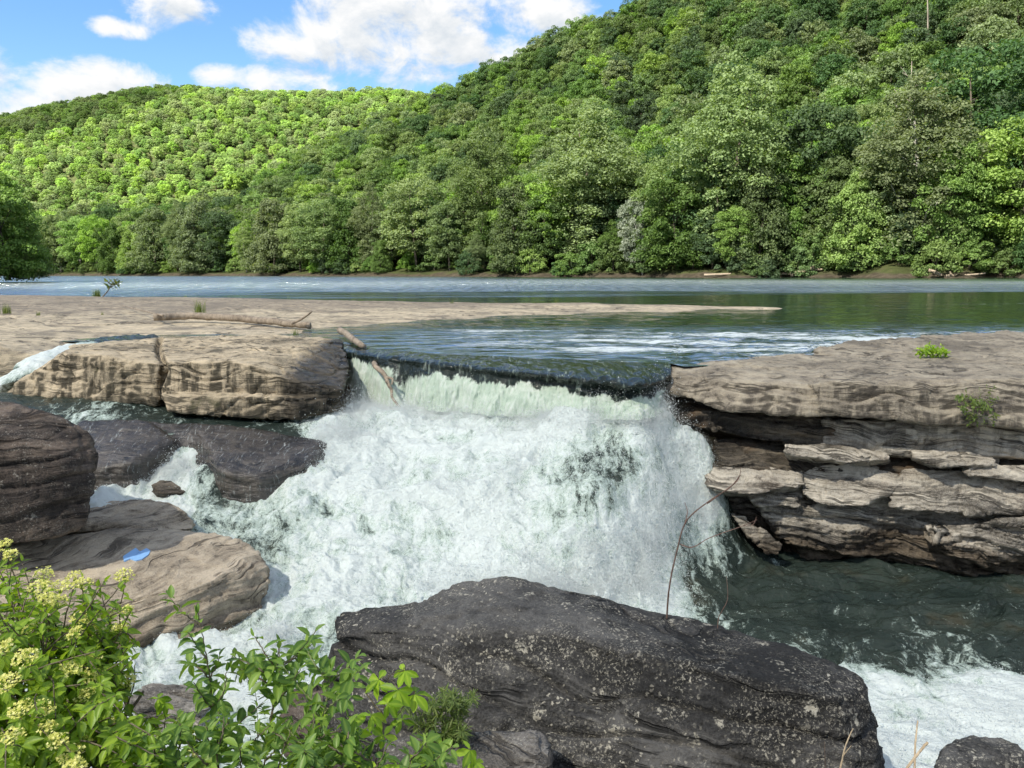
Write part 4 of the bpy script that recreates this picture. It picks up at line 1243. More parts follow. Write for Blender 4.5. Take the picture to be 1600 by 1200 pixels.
zs = zs + above * ((stp - st) * .55 + .03 * wv + .012 * fbm(pp * [1.2, 2.2, 1], 4).reshape(XS.shape))
ck = cracks(pp * [.5, 1.1, 1], .55, 4, .03).reshape(XS.shape)
zs -= .05 * ck * above
PXS = 800 + F * TT
nearlim = np.interp(PXS, [-420, 10, 60, 530, 560, 1330], [15.9, 15.9, 16.0, 16.0, 18.6, 19.5])
zs -= 3.0 * sstep(nearlim + .25, nearlim - .05, DD)
loc = np.array([-6, 22, -.4])
o = newobj('rock_shelf', mesh_np('rock_shelf', np.stack([XS, DD, zs], -1).reshape(-1, 3) - loc, grid_faces(*XS.shape)[:, ::-1], [M_SHELF]), None, loc)
tag(o, 'long low pale sandstone shelf across the river above the falls', 'rock shelf')
# ------------------------------------------------------------------ falls and rapids
LPX = np.array([535, 600, 650, 700, 760, 820, 880, 940, 1000, 1050.])
Y0 = np.array([537, 546, 550, 553, 556, 559, 562, 564, 566, 568.])
Y1 = np.array([547, 556, 562, 567, 574, 580, 586, 592, 598, 584.])
Y2 = np.array([560, 569, 575, 581, 588, 594, 601, 610, 618, 598.])
Y3 = np.array([588, 597, 602, 606, 613, 619, 624, 631, 636, 618.])
Y4 = np.array([622, 634, 638, 642, 648, 652, 654, 656, 656, 646.])
Z1 = np.array([-.06, -.06, -.06, -.06, -.06, -.06, -.07, -.08, -.09, -.07])
Z2 = np.array([-.22, -.20, -.20, -.20, -.20, -.21, -.23, -.26, -.30, -.2])
ups = np.linspace(535, 1050, 420)
def lerp(a): return np.interp(ups, LPX, a)
r0 = np.array([PZ(a, b, 0) for a, b in zip(ups, lerp(Y0))])
r1 = np.array([PZ(a, b, c) for a, b, c in zip(ups, lerp(Y1), lerp(Z1))])
r2 = np.array([PZ(a, b, c) for a, b, c in zip(ups, lerp(Y2), lerp(Z2))])
r3 = np.array([P(a, b, d) for a, b, d in zip(ups, lerp(Y3), r2[:, 1] - .16)])
r4 = np.array([P(a, b, d) for a, b, d in zip(ups, lerp(Y4), r2[:, 1] - .30)])
rows = np.stack([r0, r1, r2, r3, r4])          # 5, n, 3
kern = np.exp(-np.linspace(-2, 2, 25) ** 2); kern /= kern.sum()
for k in range(5):
    for c in range(3):
        rows[k, :, c] = np.convolve(np.pad(rows[k, :, c], 12, mode='edge'), kern, 'valid')
lipn = fbm(np.stack([rows[0, :, 0] * 1.1, 0 * ups, 0 * ups + 4], 1), 3)
rows[:, :, 1] += (np.array([.10, .16, .20, .22, .20])[:, None] * lipn[None, :]) * np.minimum(1, np.minimum(ups - 535, 1050 - ups) / 40)[None, :]
LIPD = rows[0, :, 1]
# smooth profile through the rows (Catmull-Rom), then thicken below by the noise of falling water
def catmull(rows, m):
    out = []
    n = len(rows)
    for i in range(n - 1):
        p0, p1, p2, p3 = rows[max(i - 1, 0)], rows[i], rows[i + 1], rows[min(i + 2, n - 1)]
        for t in np.linspace(0, 1, m, endpoint=False):
            out.append(.5 * ((2 * p1) + (-p0 + p2) * t + (2 * p0 - 5 * p1 + 4 * p2 - p3) * t * t + (-p0 + 3 * p1 - 3 * p2 + p3) * t ** 3))
    out.append(rows[-1])
    return np.array(out)


prof = catmull(rows, 16)                        # 65, n, 3
nv = len(prof)
tv = np.linspace(0, 4, nv)[:, None] * np.ones(len(ups))
uu = (ups - 535)[None, :] * np.ones((nv, 1))
q = np.stack([prof[..., 0].ravel() * 2.2, prof[..., 1].ravel() * 2.2, prof[..., 2].ravel() * .7], 1)
curt = fbm(q * 2.0, 4).reshape(nv, -1)
fine = fbm(np.stack([uu.ravel() * .09, tv.ravel() * .8, 0 * tv.ravel()], 1), 4).reshape(nv, -1)
fall = sstep(1.8, 3.0, tv)
edge_n0 = fbm(np.stack([uu.ravel() * .05, tv.ravel() * .3, 0 * uu.ravel() + 3], 1), 4).reshape(nv, -1)
prof[..., 1] -= fall * (.07 * curt + .025 * np.abs(fine) + .05 * np.abs(edge_n0))
prof[..., 2] += (.018 * curt) * sstep(.2, 1.2, tv) * (1 - fall)
# ripples on the slide at the right hand end
rip = np.sin(uu * .12 + tv * 2.0 + 2.5 * curt) * .018 * sstep(250, 420, uu) * sstep(0, .8, tv) * (1 - fall)
prof[..., 2] += rip
wend = sstep(1022, 1050, ups)[None, :] * np.ones((nv, 1)); wbeg = sstep(560, 535, ups)[None, :] * np.ones((nv, 1))
jag = fbm(np.stack([tv.ravel() * 1.7, 0 * uu.ravel() + 2, uu.ravel() * .01], 1), 4).reshape(nv, -1)
prof[..., 1] += fall * .45 * (wend ** 2 + wbeg ** 2)
prof[..., 0] += fall * .16 * jag * (wend - wbeg)
edge_n = fbm(np.stack([uu.ravel() * .022, 0 * uu.ravel(), 0 * uu.ravel()], 1), 4).reshape(nv, -1)
edge_f = fbm(np.stack([uu.ravel() * .22, tv.ravel() * 1.2, 0 * uu.ravel()], 1), 3).reshape(nv, -1)
foamv = sstep(1.95, 2.6, tv + .80 * edge_n + .12 * edge_f + .25 * sstep(250, 0, uu) - .1)
gap = np.exp(-((uu - 92) / 14) ** 2) * .75 * sstep(1.8, 2.2, tv) * sstep(3.6, 2.6, tv)
foamv = np.clip(foamv - gap, 0, 1)

g = NT('falling_water')
tcp = g.n('NewGeometry').outputs['Position']
fo = g.n('Attribute', attribute_name='foam').outputs['Fac']
vs = g.noise(g.mapping(tcp, (9, 9, 0.9)), 2.2, 6, 0.65)
vb = g.noise(g.mapping(tcp, (3, 3, 1.5)), 1.6, 4, 0.6)
bp = g.n('Bump', {'Height': g.math('ADD', vs, vb), 'Distance': 0.06, 'Strength': 0.8})
glass = g.n('BsdfPrincipled', {'Base Color': (0.013, 0.020, 0.018, 1), 'Roughness': 0.10, 'IOR': 1.33, 'Normal': g.n('Bump', {'Height': g.noise(g.mapping(tcp, (2.2, 0.6, 3.0)), 3.0, 4, 0.55), 'Distance': 0.08}).outputs[0]})
wc = g.ramp(g.math('ADD', g.math('MULTIPLY', vs, .6), g.math('MULTIPLY', vb, .4)), [(0.30, (0.36, 0.50, 0.38)), (0.5, (0.60, 0.72, 0.60)), (0.66, (0.86, 0.91, 0.86))])
wh = g.n('BsdfPrincipled', {'Base Color': wc, 'Roughness': 0.55, 'Normal': bp.outputs[0]})
tl = g.n('BsdfTranslucent', {'Color': (0.72, 0.86, 0.74, 1)})
white = g.n('MixShader', {0: 0.25, 1: wh, 2: tl})
fm = g.range(g.math('ADD', fo, g.math('MULTIPLY', g.math('SUBTRACT', vs, .5), 1.7)), 0.35, 0.85)
sk = g.noise(g.mapping(tcp, (8, 1.3, 2.0), (0, 0, R(12))), 1.6, 8, 0.7, 0.3)
sk = g.math('MULTIPLY', g.range(sk, 0.53, 0.72), 0.5)
fm = g.math('MAXIMUM', fm, sk)
M_FALL = g.out(g.n('MixShader', {0: fm, 1: glass, 2: white}))
o = newobj('waterfall', mesh_np('waterfall', prof.reshape(-1, 3), grid_faces(nv, len(ups))[:, ::-1], [M_FALL], attrs={'foam': foamv.ravel()}))
tag(o, kind='structure')

# upper river: from the lip to the far bank
cpx = np.concatenate([np.linspace(-700, 500, 120), ups[::2], np.linspace(1060, 2500, 150)])
lipd = np.interp(cpx, np.concatenate([[-700, 320, 345, 490], ups, [1070, 1120, 1180, 1265, 1290, 1400, 1600, 2500]]), np.concatenate([[18.4, 18.3, 17.2, 16.6], LIPD, [13.0, 13.1, 13.7, 14.4, 15.3, 17.4, 18.7, 18.9]]))
w_ = np.linspace(0, 1, 260) ** 1.7
far_y = 430.0
RD = lipd[None, :] * (far_y / lipd[None, :]) ** w_[:, None]
RX = (cpx[None, :] - 800) / F * RD
# exact match along the lip
RP = np.stack([RX, RD, 0 * RX], -1)
i0 = 120
for k, j in enumerate(range(0, len(ups), 2)): RP[0, i0 + k] = rows[0, j]
qq = np.stack([RX.ravel(), RD.ravel(), 0 * RX.ravel()], 1)
pyy = proj(RP)[1]
near = sstep(470, 540, pyy)
run = fbm(qq * [.9, 1.5, 1] + 5, 4).reshape(RX.shape)
inchan = sstep(545, 760, cpx)[None, :] * np.ones_like(RX)
amp = (.006 + .05 * sstep(500, 545, pyy) * sstep(900, 1150, cpx)[None, :] + .018 * near) * inchan
amp = amp * np.clip(np.linspace(0, 260 * .08, 260), 0, 1)[:, None]
RP[..., 2] = run * amp
foam_r = np.zeros_like(RX)
foam_r += .62 * sstep(503, 524, pyy) * inchan * sstep(575, 545, pyy - .0)
foam_r += .30 * near * fbm(qq * [.30, 1.5, 1] + 33, 4).reshape(RX.shape) * inchan
foam_r += .12 * sstep(505, 530, pyy) * sstep(930, 1150, cpx)[None, :]
# the long white thread off the shelf's tip and its followers
for (xa, ya, xb, yb, wd, am) in [(1100, 481, 1700, 473, 1.8, .62), (1050, 497, 1700, 486, 2.2, .30), (1000, 505, 1700, 500, 3.0, .40), (640, 517, 1050, 512, 4, .30)]:
    yl = np.interp(cpx, [xa, xb], [ya, yb])[None, :]
    foam_r += am * np.exp(-((pyy - yl) / wd) ** 2) * (sstep(xa - 20, xa + 60, cpx) * sstep(xb + 20, xb - 60, cpx))[None, :]
o = newobj('river', mesh_np('river', RP.reshape(-1, 3), grid_faces(*RX.shape)[:, ::-1], [M_RIVER], attrs={'foam': foam_r.ravel()}))
tag(o, kind='structure')

# rapids and pool below the falls
CT = []
for px, py, z, f in [
    (1065, 665, -.80, .95), (1085, 690, -1.0, .95), (1110, 690, -1.02, .7),
    (500, 690, -1.12, 1), (600, 720, -1.35, 1), (700, 720, -1.32, 1), (800, 720, -1.22, .95), (900, 720, -1.08, .60), (960, 700, -1.0, .44), (1000, 730, -1.16, .46), (1045, 730, -1.25, .75), (1080, 730, -1.35, .95), (1108, 740, -1.42, .9),
    (940, 750, -1.2, .42), (1010, 780, -1.56, .66), (870, 760, -1.3, .75),
    (400, 800, -1.8, .62), (480, 780, -1.7, .85), (550, 800, -1.8, .88), (700, 800, -1.72, .95), (850, 800, -1.6, .88), (1000, 820, -1.85, .95), (1085, 800, -1.93, 1), (1098, 830, -2.17, .8), (1135, 790, -2.45, .12), (1145, 830, -2.6, .05), (1165, 860, -2.62, .03),
    (430, 880, -2.15, .74), (600, 880, -2.15, .88), (800, 880, -2.12, 1), (950, 880, -2.15, 1), (1040, 870, -2.3, 1), (1090, 870, -2.5, .30), (1075, 910, -2.55, .30), (1040, 930, -2.55, .75), (1100, 1000, -2.62, .22), (1180, 1000, -2.64, .10),
    (430, 950, -2.38, .8), (600, 950, -2.4, .85), (800, 950, -2.45, .95), (1000, 950, -2.55, .95),
    (430, 1050, -2.58, 1), (340, 1050, -2.62, .75), (600, 1080, -2.62, .9), (800, 1060, -2.65, .9), (1000, 1060, -2.65, .75),
    (60, 640, -.72, .05), (150, 650, -.78, .5), (250, 650, -.80, .05), (400, 672, -.95, .02), (470, 690, -1.1, .2), (520, 660, -1.0, .9), (495, 650, -.92, .55),
    (160, 700, -1.12, .12), (240, 690, -1.05, .12), (330, 720, -1.2, .12), (400, 720, -1.25, .05), (440, 735, -1.35, .5), (290, 700, -1.14, .6),
    (150, 750, -1.5, .95), (250, 745, -1.5, 1), (320, 745, -1.5, .85), (400, 752, -1.5, .85), (150, 790, -1.62, .95), (280, 790, -1.68, .85), (340, 775, -1.65, .32), (420, 785, -1.72, .45), (320, 820, -1.85, .45),
    (0, 700, -1.2, .3), (0, 800, -1.7, .3), (-100, 650, -.8, .2), (-100, 800, -1.7, .3),
    (1150, 880, -2.62, .06), (1200, 890, -2.64, .0), (1400, 905, -2.64, .0), (1600, 920, -2.64, .0), (2150, 920, -2.64, 0), (1300, 870, -2.64, .0), (1600, 870, -2.64, .0), (2150, 870, -2.64, 0),
    (1300, 1000, -2.64, .08), (1450, 985, -2.64, .20), (1600, 1000, -2.64, .10), (1400, 1048, -2.66, .12), (1600, 1050, -2.66, .12), (2150, 1050, -2.66, .12), (1380, 1068, -2.66, .95), (1500, 1066, -2.66, .95), (1600, 1066, -2.66, .95), (2150, 1066, -2.66, .95),
    (1400, 1120, -2.68, .92), (1600, 1120, -2.68, .92), (1450, 1250, -2.7, .95), (2150, 1250, -2.7, .95), (1200, 1100, -2.66, .8), (1000, 1250, -2.7, .8), (600, 1250, -2.7, .9), (200, 1250, -2.7, .8), (-100, 1250, -2.7, .8)]:
    p = PZ(px, py, z); CT.append((p[0], p[1], z, f))
for k in range(10, 420, 36):
    p = rows[4, k]; CT.append((p[0], p[1], p[2] - .03, 1.0))
    CT.append((p[0], p[1] + .35, p[2] + .02, 1.0))
cp = np.linspace(-300, 2150, 880)
dv_ = 5.4 * (15.6 / 5.4) ** np.linspace(0, 1, 620)
DW, PW = np.meshgrid(dv_, cp, indexing='ij')
XW = (PW - 800) / F * DW
zw, fw = rbf(CT, XW, DW)
fw = np.clip(fw, 0, 1)


def blur(A, n):
    for _ in range(n):
        A = np.pad(A, 1, mode='edge')
        A = (A[:-2] + 2 * A[1:-1] + A[2:]) / 4
        A = (A[:, :-2] + 2 * A[:, 1:-1] + A[:, 2:]) / 4
    return A


zw = blur(zw, 45)
fw = blur(fw, 25)
pw = np.stack([XW.ravel(), DW.ravel(), zw.ravel()], 1)
nA = fbm(pw * [.9, .9, .9], 3).reshape(XW.shape)
wq = pw + .35 * np.stack([fbm(pw * 1.3 + 3, 2), fbm(pw * 1.3 + 8, 2), 0 * pw[:, 0]], 1)
nB = fbm(wq * [2.2, 2.6, 2.2], 4, ridged=True).reshape(XW.shape)
nC = fbm(wq * [7, 8, 7] + 4, 4).reshape(XW.shape)
nD = fbm(pw * [22, 24, 22], 3).reshape(XW.shape)
turb = sstep(.15, .9, fw)
pyw = proj(pw)[1].reshape(XW.shape)
pool = sstep(-2.5, -2.62, zw)
lump = fbm(wq * [1.25, 1.5, .8] + 21, 3).reshape(XW.shape)
boil = np.maximum(lump, -.25)
calmer = 1 - .5 * pool
zw = zw + turb * (.09 * nA + .14 * boil + .05 * (nB - .3) + .028 * nC + .012 * nD) * calmer
var = fbm(wq * [.8, 1.1, .6] + 50, 4).reshape(XW.shape)
fw = np.clip(fw + turb * (.36 * var + .18 * lump + .05 * nB - .05), 0, 1.15)
nP = fbm(wq * [1.3, 2.4, 1], 4).reshape(XW.shape)
zw = zw + (1 - turb) * pool * (.115 * nP + .02 * nC) + (1 - turb) * (1 - pool) * (.014 * nC + .03 * nP)
lim = np.interp(cp, [-260, 0, 520, 545, 560, 1040, 1060, 1100, 1112, 1125, 1850], [14.6, 14.6, 14.3, 15.2, 15.5, 12.5, 12.4, 12.28, 12.3, 12.9, 12.6])
lim2 = np.interp(cp, ups, rows[4, :, 1] + .34, left=99, right=99)
lim = np.minimum(lim, lim2)
keepv = DW <= lim[None, :]
fq = grid_faces(*XW.shape)[:, ::-1]
fq = fq[keepv.ravel()[fq].all(1)]

g = NT('white_water')
tcp = g.n('NewGeometry').outputs['Position']
fo = g.n('Attribute', attribute_name='foam').outputs['Fac']
wpv = g.n('VectorMath', {0: tcp, 1: g.n('VectorMath', {0: g.noise(tcp, 2.0, 3, 0.5, out=1), 3: 0.45}, operation='SCALE')}, operation='ADD').outputs[0]
a1 = g.noise(g.mapping(wpv, (1, 1.2, 1)), 2.4, 10, 0.70, 0.25)
a2 = g.noise(g.mapping(wpv, (1.25, 1, 1)), 11.0, 9, 0.74, 0.3)
a3 = g.noise(g.mapping(tcp, (1, 1, 1)), 48.0, 5, 0.8)
v = g.math('ADD', g.math('MULTIPLY', g.math('SUBTRACT', a1, .5), 1.25), g.math('MULTIPLY', g.math('SUBTRACT', a2, .5), 1.15))
v = g.math('ADD', v, g.math('MULTIPLY', g.math('SUBTRACT', a3, .5), 0.75))
s1 = g.noise(g.mapping(wpv, (4.5, 0.9, 1.1)), 1.9, 9, 0.72, 0.15)
v = g.math('ADD', v, g.math('MULTIPLY', g.math('SUBTRACT', s1, .5), 1.45))
fx = g.math('ADD', fo, v)
# aerated water is pale green, froth is white, still water is dark
deepc = g.ramp(g.noise(tcp, 1.1, 4, .55), [(0.35, (0.016, 0.026, 0.022)), (0.6, (0.030, 0.042, 0.034)), (0.75, (0.05, 0.045, 0.026))])
green = (0.46, 0.56, 0.505, 1)
c1 = g.mix(g.range(fx, 0.22, 0.62), deepc, green)
c2 = g.mix(g.range(fx, 0.50, 0.92), c1, (0.88, 0.965, 0.95, 1))
hgt = g.math('ADD', a2, g.math('MULTIPLY', a1, .8))
bp1 = g.n('Bump', {'Height': hgt, 'Distance': 0.05, 'Strength': 0.7})
rg_ = g.range(fx, 0.2, 0.6, 0.09, 0.62)
wn = g.noise(g.mapping(tcp, (0.8, 1.5, 1)), 4.5, 4, 0.55, 0.4)
wpr = g.n('BsdfPrincipled', {'Base Color': c2, 'Roughness': rg_, 'IOR': 1.33, 'Specular IOR Level': 0.5, 'Normal': g.n('Bump', {'Height': wn, 'Distance': 0.10, 'Strength': 0.7, 'Normal': bp1}).outputs[0]})
wtr = g.n('BsdfTranslucent', {'Color': c2})
M_WHITE = g.out(g.n('MixShader', {0: g.range(fx, 0.4, 0.9, 0.0, 0.30), 1: wpr, 2: wtr}))
used_v = np.zeros(XW.size, bool); used_v[fq.ravel()] = True
remap = np.cumsum(used_v) - 1
VW = np.stack([XW, DW, zw], -1).reshape(-1, 3)
o = newobj('rapids', mesh_np('rapids', VW[used_v], remap[fq], [M_WHITE], attrs={'foam': fw.ravel()[used_v]}))
tag(o, kind='structure')

# side stream on the left: a narrow chute between the shelf and the ledge
path = np.array([PZ(235, 527, .03), PZ(180, 531, 0.04), PZ(125, 541, .02), PZ(75, 556, -.05), PZ(40, 574, -.20), PZ(10, 594, -.42), PZ(-35, 624, -.75)])
pw_ = np.array([.7, .6, .42, .40, .46, .6, .9])
tpar = np.linspace(0, len(path) - 1, 90)
pc = np.stack([np.interp(tpar, np.arange(len(path)), path[:, k]) for k in range(3)], 1)
pc = np.stack([np.convolve(np.pad(pc[:, k], 6, mode='edge'), np.ones(13) / 13, 'valid') for k in range(3)], 1)
ww = np.interp(tpar, np.arange(len(path)), pw_)
tan = np.gradient(pc, axis=0); tan[:, 2] = 0; tan /= np.linalg.norm(tan, axis=1)[:, None]
lat = np.stack([-tan[:, 1], tan[:, 0], 0 * tan[:, 0]], 1)
sv = np.linspace(-1, 1, 26)
VS = pc[:, None] + lat[:, None] * (sv[None, :, None] * ww[:, None, None])
VS[..., 2] += .07 * (1 - sv[None, :] ** 2) + .04 * fbm(VS.reshape(-1, 3) * 4, 3).reshape(VS.shape[:2]) - .10 * np.abs(sv[None, :]) ** 4
fs = (sstep(20, 36, np.arange(90))[:, None] * (1.05 - .55 * sv[None, :] ** 2)) * .9 + .05
o = newobj('side_stream', mesh_np('side_stream', VS.reshape(-1, 3), grid_faces(90, 26), [M_WHITE], attrs={'foam': fs.ravel()}))
tag(o, kind='structure')

# spray: flecks of thrown water
def spray(name, pts, size, rgs):
    n = len(pts)
    oct_v = np.array([[1, 0, -.5], [-.6, .9, -.5], [-.6, -.9, -.5], [0, 0, 1.1]], float)
    oct_f = np.array([[0, 1, 3], [1, 2, 3], [2, 0, 3], [0, 2, 1]])
    s = size * np.exp(rgs.normal(size=n) * .5)
    st = np.stack([s * rgs.uniform(.7, 1.3, n), s * rgs.uniform(.7, 1.3, n), s * rgs.uniform(.8, 1.9, n)], 1)
    V = pts[:, None] + oct_v[None] * st[:, None]
    Fc = (oct_f[None] + 4 * np.arange(n)[:, None, None]).reshape(-1, 3)
    g2 = NT('spray_white')
    d = g2.n('BsdfPrincipled', {'Base Color': (0.92, 0.97, 0.965, 1), 'Roughness': 0.6})
    t = g2.n('BsdfTranslucent', {'Color': (0.97, 0.99, 0.99, 1)})
    mt = g2.out(g2.n('MixShader', {0: .5, 1: d, 2: t}))
    o = newobj(name, mesh_np(name, V.reshape(-1, 3), Fc, [mt], smooth=True))
    return tag(o, 'fine white spray thrown up along the falls and rapids', 'spray', kind='stuff')


rs = np.random.default_rng(9)
Vv = VW[used_v]; fv = fw.ravel()[used_v]
wgt = sstep(.62, 1.0, fv) + .25 * sstep(.3, .6, fv)
pxv, pyv = proj(Vv)
hot = np.zeros(len(Vv))
for (cx, cy, sx, sy, am) in [(700, 640, 130, 22, 1.6), (900, 660, 120, 20, 1.2), (1020, 640, 45, 40, 2.6), (1090, 740, 25, 60, 2.5), (1060, 830, 50, 60, 2.2), (950, 880, 110, 50, 1.8), (560, 650, 40, 40, 1.6),
                             (500, 690, 50, 40, 1.2), (250, 735, 90, 18, 2.2), (980, 740, 110, 60, 1.0), (430, 1010, 40, 40, 1.0), (780, 760, 200, 80, .5), (860, 930, 200, 30, 1.2)]:
    hot += am * np.exp(-((pxv - cx) / sx) ** 2 - ((pyv - cy) / sy) ** 2)
pr = wgt * (.06 + hot); pr /= pr.sum()
ii = rs.choice(len(Vv), 520000, p=pr)
plume = np.clip(.5 + 1.3 * fbm(Vv[ii] * [2.2, 2.2, 1.2] + 70, 3), .05, 2.2)
hs = rs.exponential(.060, 520000) * (.30 + np.clip(hot[ii], 0, 2.4)) * plume
sp_ = Vv[ii] + np.stack([rs.normal(size=520000) * .05, rs.normal(size=520000) * .05, hs], 1)
# along the foot of the curtain
k = rs.integers(0, len(ups), 24000)
p4 = rows[4, k] + np.stack([rs.normal(size=24000) * .05, -np.abs(rs.normal(size=24000)) * .12, rs.exponential(.09, 24000) - .02], 1)
spray('spray', np.vstack([sp_, p4]), .0025, rs)
# ------------------------------------------------------------------ driftwood, sticks, blue patch
M_LOG = bark_mat('driftwood_pale', (0.17, 0.135, 0.10), (0.40, 0.33, 0.25), 7.0)
M_TWIG = bark_mat('twig_dark', (0.06, 0.045, 0.035), (0.15, 0.115, 0.09), 9.0)
M_TWIGR = bark_mat('twig_reddish', (0.11, 0.065, 0.05), (0.22, 0.14, 0.11), 9.0)
M_STRAW = bark_mat('straw_dry', (0.36, 0.27, 0.17), (0.58, 0.47, 0.32), 9.0)


def curve_pts(ctrl, n=24, jit=0.0, seed=1):
    c = np.asarray(ctrl, float)
    t = np.linspace(0, len(c) - 1, n)
    out = []
    for x in t:
        i = min(int(x), len(c) - 2); f = x - i
        p0, p1, p2, p3 = c[max(i - 1, 0)], c[i], c[i + 1], c[min(i + 2, len(c) - 1)]
        out.append(.5 * ((2 * p1) + (-p0 + p2) * f + (2 * p0 - 5 * p1 + 4 * p2 - p3) * f * f + (-p0 + 3 * p1 - 3 * p2 + p3) * f ** 3))
    out = np.array(out)
    if jit:
        out[1:-1] += np.random.default_rng(seed).normal(size=(n - 2, 3)) * jit
    return out


def stick(name, strands, mat, label, cat, n=7):
    mb = MB()
    lo = None
    for k, (ctrl, ra, rb) in enumerate(strands):
        pts = curve_pts([P(*c) if len(c) == 3 and not isinstance(c, np.ndarray) else c for c in ctrl], max(8, 8 * len(ctrl)), min(ra, rb) * .10, k + 3)
        mb.tube(pts, np.linspace(ra, rb, len(pts)), n, .035, k + 1)
        if lo is None: lo = pts[np.argmin(pts[:, 2])]
    return tag(mb.build(name, mat, loc=lo), label, cat)


def SZ(px, py, z):
    return PZ(px, py, z)


stick('log', [([SZ(240, 495, .28), SZ(300, 494, .26), SZ(380, 498, .22), SZ(440, 504, .17), SZ(485, 509, .11)], .105, .085),
              ([SZ(455, 506, .17), SZ(472, 498, .30), SZ(487, 487, .52)], .035, .02), ([SZ(255, 493, .34), SZ(235, 488, .36), SZ(190, 477, .40)], .03, .012)],
      M_LOG, 'long grey driftwood log lying on the rock shelf, forked end up', 'log', 9)
stick('driftwood_branch', [([SZ(531, 516, .15), SZ(540, 521, .13), SZ(549, 528, .11), SZ(560, 536, .06), SZ(568, 542, .0), SZ(575, 551, -.3), (586, 570, 15.3), (589, 575, 14.95), (598, 582, 14.8), (604, 591, 14.75), (607, 601, 14.6), (612, 610, 14.6), (613, 621, 14.5), (625, 637, 14.4)], .075, .02),
                           ([(603, 590, 14.75), (613, 592, 14.65), (612, 601, 14.6)], .03, .012), ([(608, 602, 14.62), (602, 596, 14.55)], .022, .01)],
      M_LOG, 'crooked grey branch lying over the left lip of the fall into the white water', 'branch')
stick('dead_branch', [([(1040, 1010, 5.95), (1043, 948, 5.9), (1048, 905, 5.85), (1058, 860, 5.8), (1072, 815, 5.75), (1105, 785, 5.7), (1140, 762, 5.65), (1157, 742, 5.6)], .0075, .003), ([(1105, 787, 5.7), (1135, 765, 5.75), (1153, 750, 5.8), (1158, 730, 5.8)], .0045, .0016),
                      ([(1062, 850, 5.8), (1082, 855, 5.75), (1110, 840, 5.7), (1160, 822, 5.65), (1183, 812, 5.6)], .0045, .0016), ([(1070, 818, 5.75), (1074, 800, 5.8), (1070, 785, 5.8)], .004, .002), ([(1160, 822, 5.65), (1176, 820, 5.7), (1182, 808, 5.7)], .003, .0015)],
      M_TWIGR, 'thin bare branch rising from behind the large black boulder in front of the falls', 'branch', 5)
stick('dead_twig', [([(1120, 1030, 5.85), (1122, 972, 5.85), (1128, 955, 5.8), (1137, 935, 5.8), (1135, 900, 5.8)], .005, .0015)], M_TWIGR, 'short bare twig behind the boulder, just right of the thin bare branch', 'twig', 5)
stick('dry_stalk', [([(1428, 1240, 3.4), (1430, 1170, 3.45), (1434, 1126, 3.5)], .006, .003)], M_STRAW, 'upright dry straw coloured stalk left of the bottom right boulder', 'stalk', 5)
stick('dry_stalk', [([(1395, 1230, 3.3), (1425, 1190, 3.35), (1449, 1160, 3.4)], .006, .006)], M_STRAW, 'broken slanting dry stalk beside the upright one', 'stalk', 6)
stick('dry_stalk', [([(1308, 1225, 3.5), (1320, 1170, 3.5), (1333, 1138, 3.5)], .005, .002), ([(1318, 1180, 3.5), (1330, 1165, 3.48)], .003, .001)], M_STRAW, 'thin dry stalk against the right end of the black boulder', 'stalk', 5)
stick('dry_stalk', [([(1290, 1230, 3.5), (1289, 1180, 3.5), (1288, 1158, 3.5)], .003, .0015)], M_TWIG, 'thinnest grey stalk against the right end of the black boulder', 'stalk', 5)
# driftwood on the far bank
for px, strands, lab in [
    (1270, [([(1100, 430, 133), (1180, 427, 132), (1250, 429, 130)], .22, .14), ([(1235, 430, 130), (1262, 422, 129.5), (1272, 416, 129)], .35, .3), ([(1262, 424, 129.5), (1276, 431, 129)], .3, .2), ([(1258, 423, 129.8), (1285, 421, 129)], .25, .12)], 'uprooted grey driftwood trunk with roots on the muddy right bank'),
    (1460, [([(1452, 422, 117), (1472, 430, 116)], .3, .2), ([(1478, 431, 116), (1510, 430, 116), (1540, 427, 116)], .22, .1), ([(1486, 430, 116), (1484, 424, 116)], .2, .1)], 'pale broken driftwood pieces on the mud near the right edge')]:
    stick('driftwood', strands, M_LOG, lab, 'driftwood', 6)

# flat blue patch on the pale brown rock
g = NT('patch_blue')
M_BLUE = g.out(g.n('BsdfPrincipled', {'Base Color': (0.24, 0.44, 0.74, 1), 'Roughness': 0.35}))
from mathutils.bvhtree import BVHTree
ob_ = next(o for o in bpy.data.objects if o.get('label', '').startswith('large pale brown rock'))
bvh_ = BVHTree.FromPolygons([v.co + ob_.location for v in ob_.data.vertices], [p.vertices[:] for p in ob_.data.polygons])
hit = bvh_.ray_cast(Vector(CPOS), Vector(ray(213, 868)))[0]
outl = [(-.13, -.05), (-.06, .13), (.02, .05), (.06, .14), (.12, .10), (.135, .02), (.10, -.09), (.05, -.12), (-.03, -.09), (-.08, -.14)]
n_ = len(outl)
tops, lows = [], []
for x_, y_ in outl + [(0, 0)]:
    q = bvh_.ray_cast(Vector((hit.x + x_, hit.y + y_, hit.z + 1)), Vector((0, 0, -1)))[0] or hit
    tops.append((q.x, q.y, q.z + .012)); lows.append((q.x, q.y, q.z - .01))
Vp = np.array(tops + lows) - np.array(hit)
k = np.arange(n_); k1 = (k + 1) % n_
o = newobj('blue_patch', mesh_np('blue_patch', Vp, [np.stack([k, n_ + 1 + k, n_ + 1 + k1, k1], 1), np.stack([k, k1, 0 * k + n_], 1)], [M_BLUE], False), None, hit)
tag(o, 'small flat bright blue patch lying on the pale brown rock', 'litter')
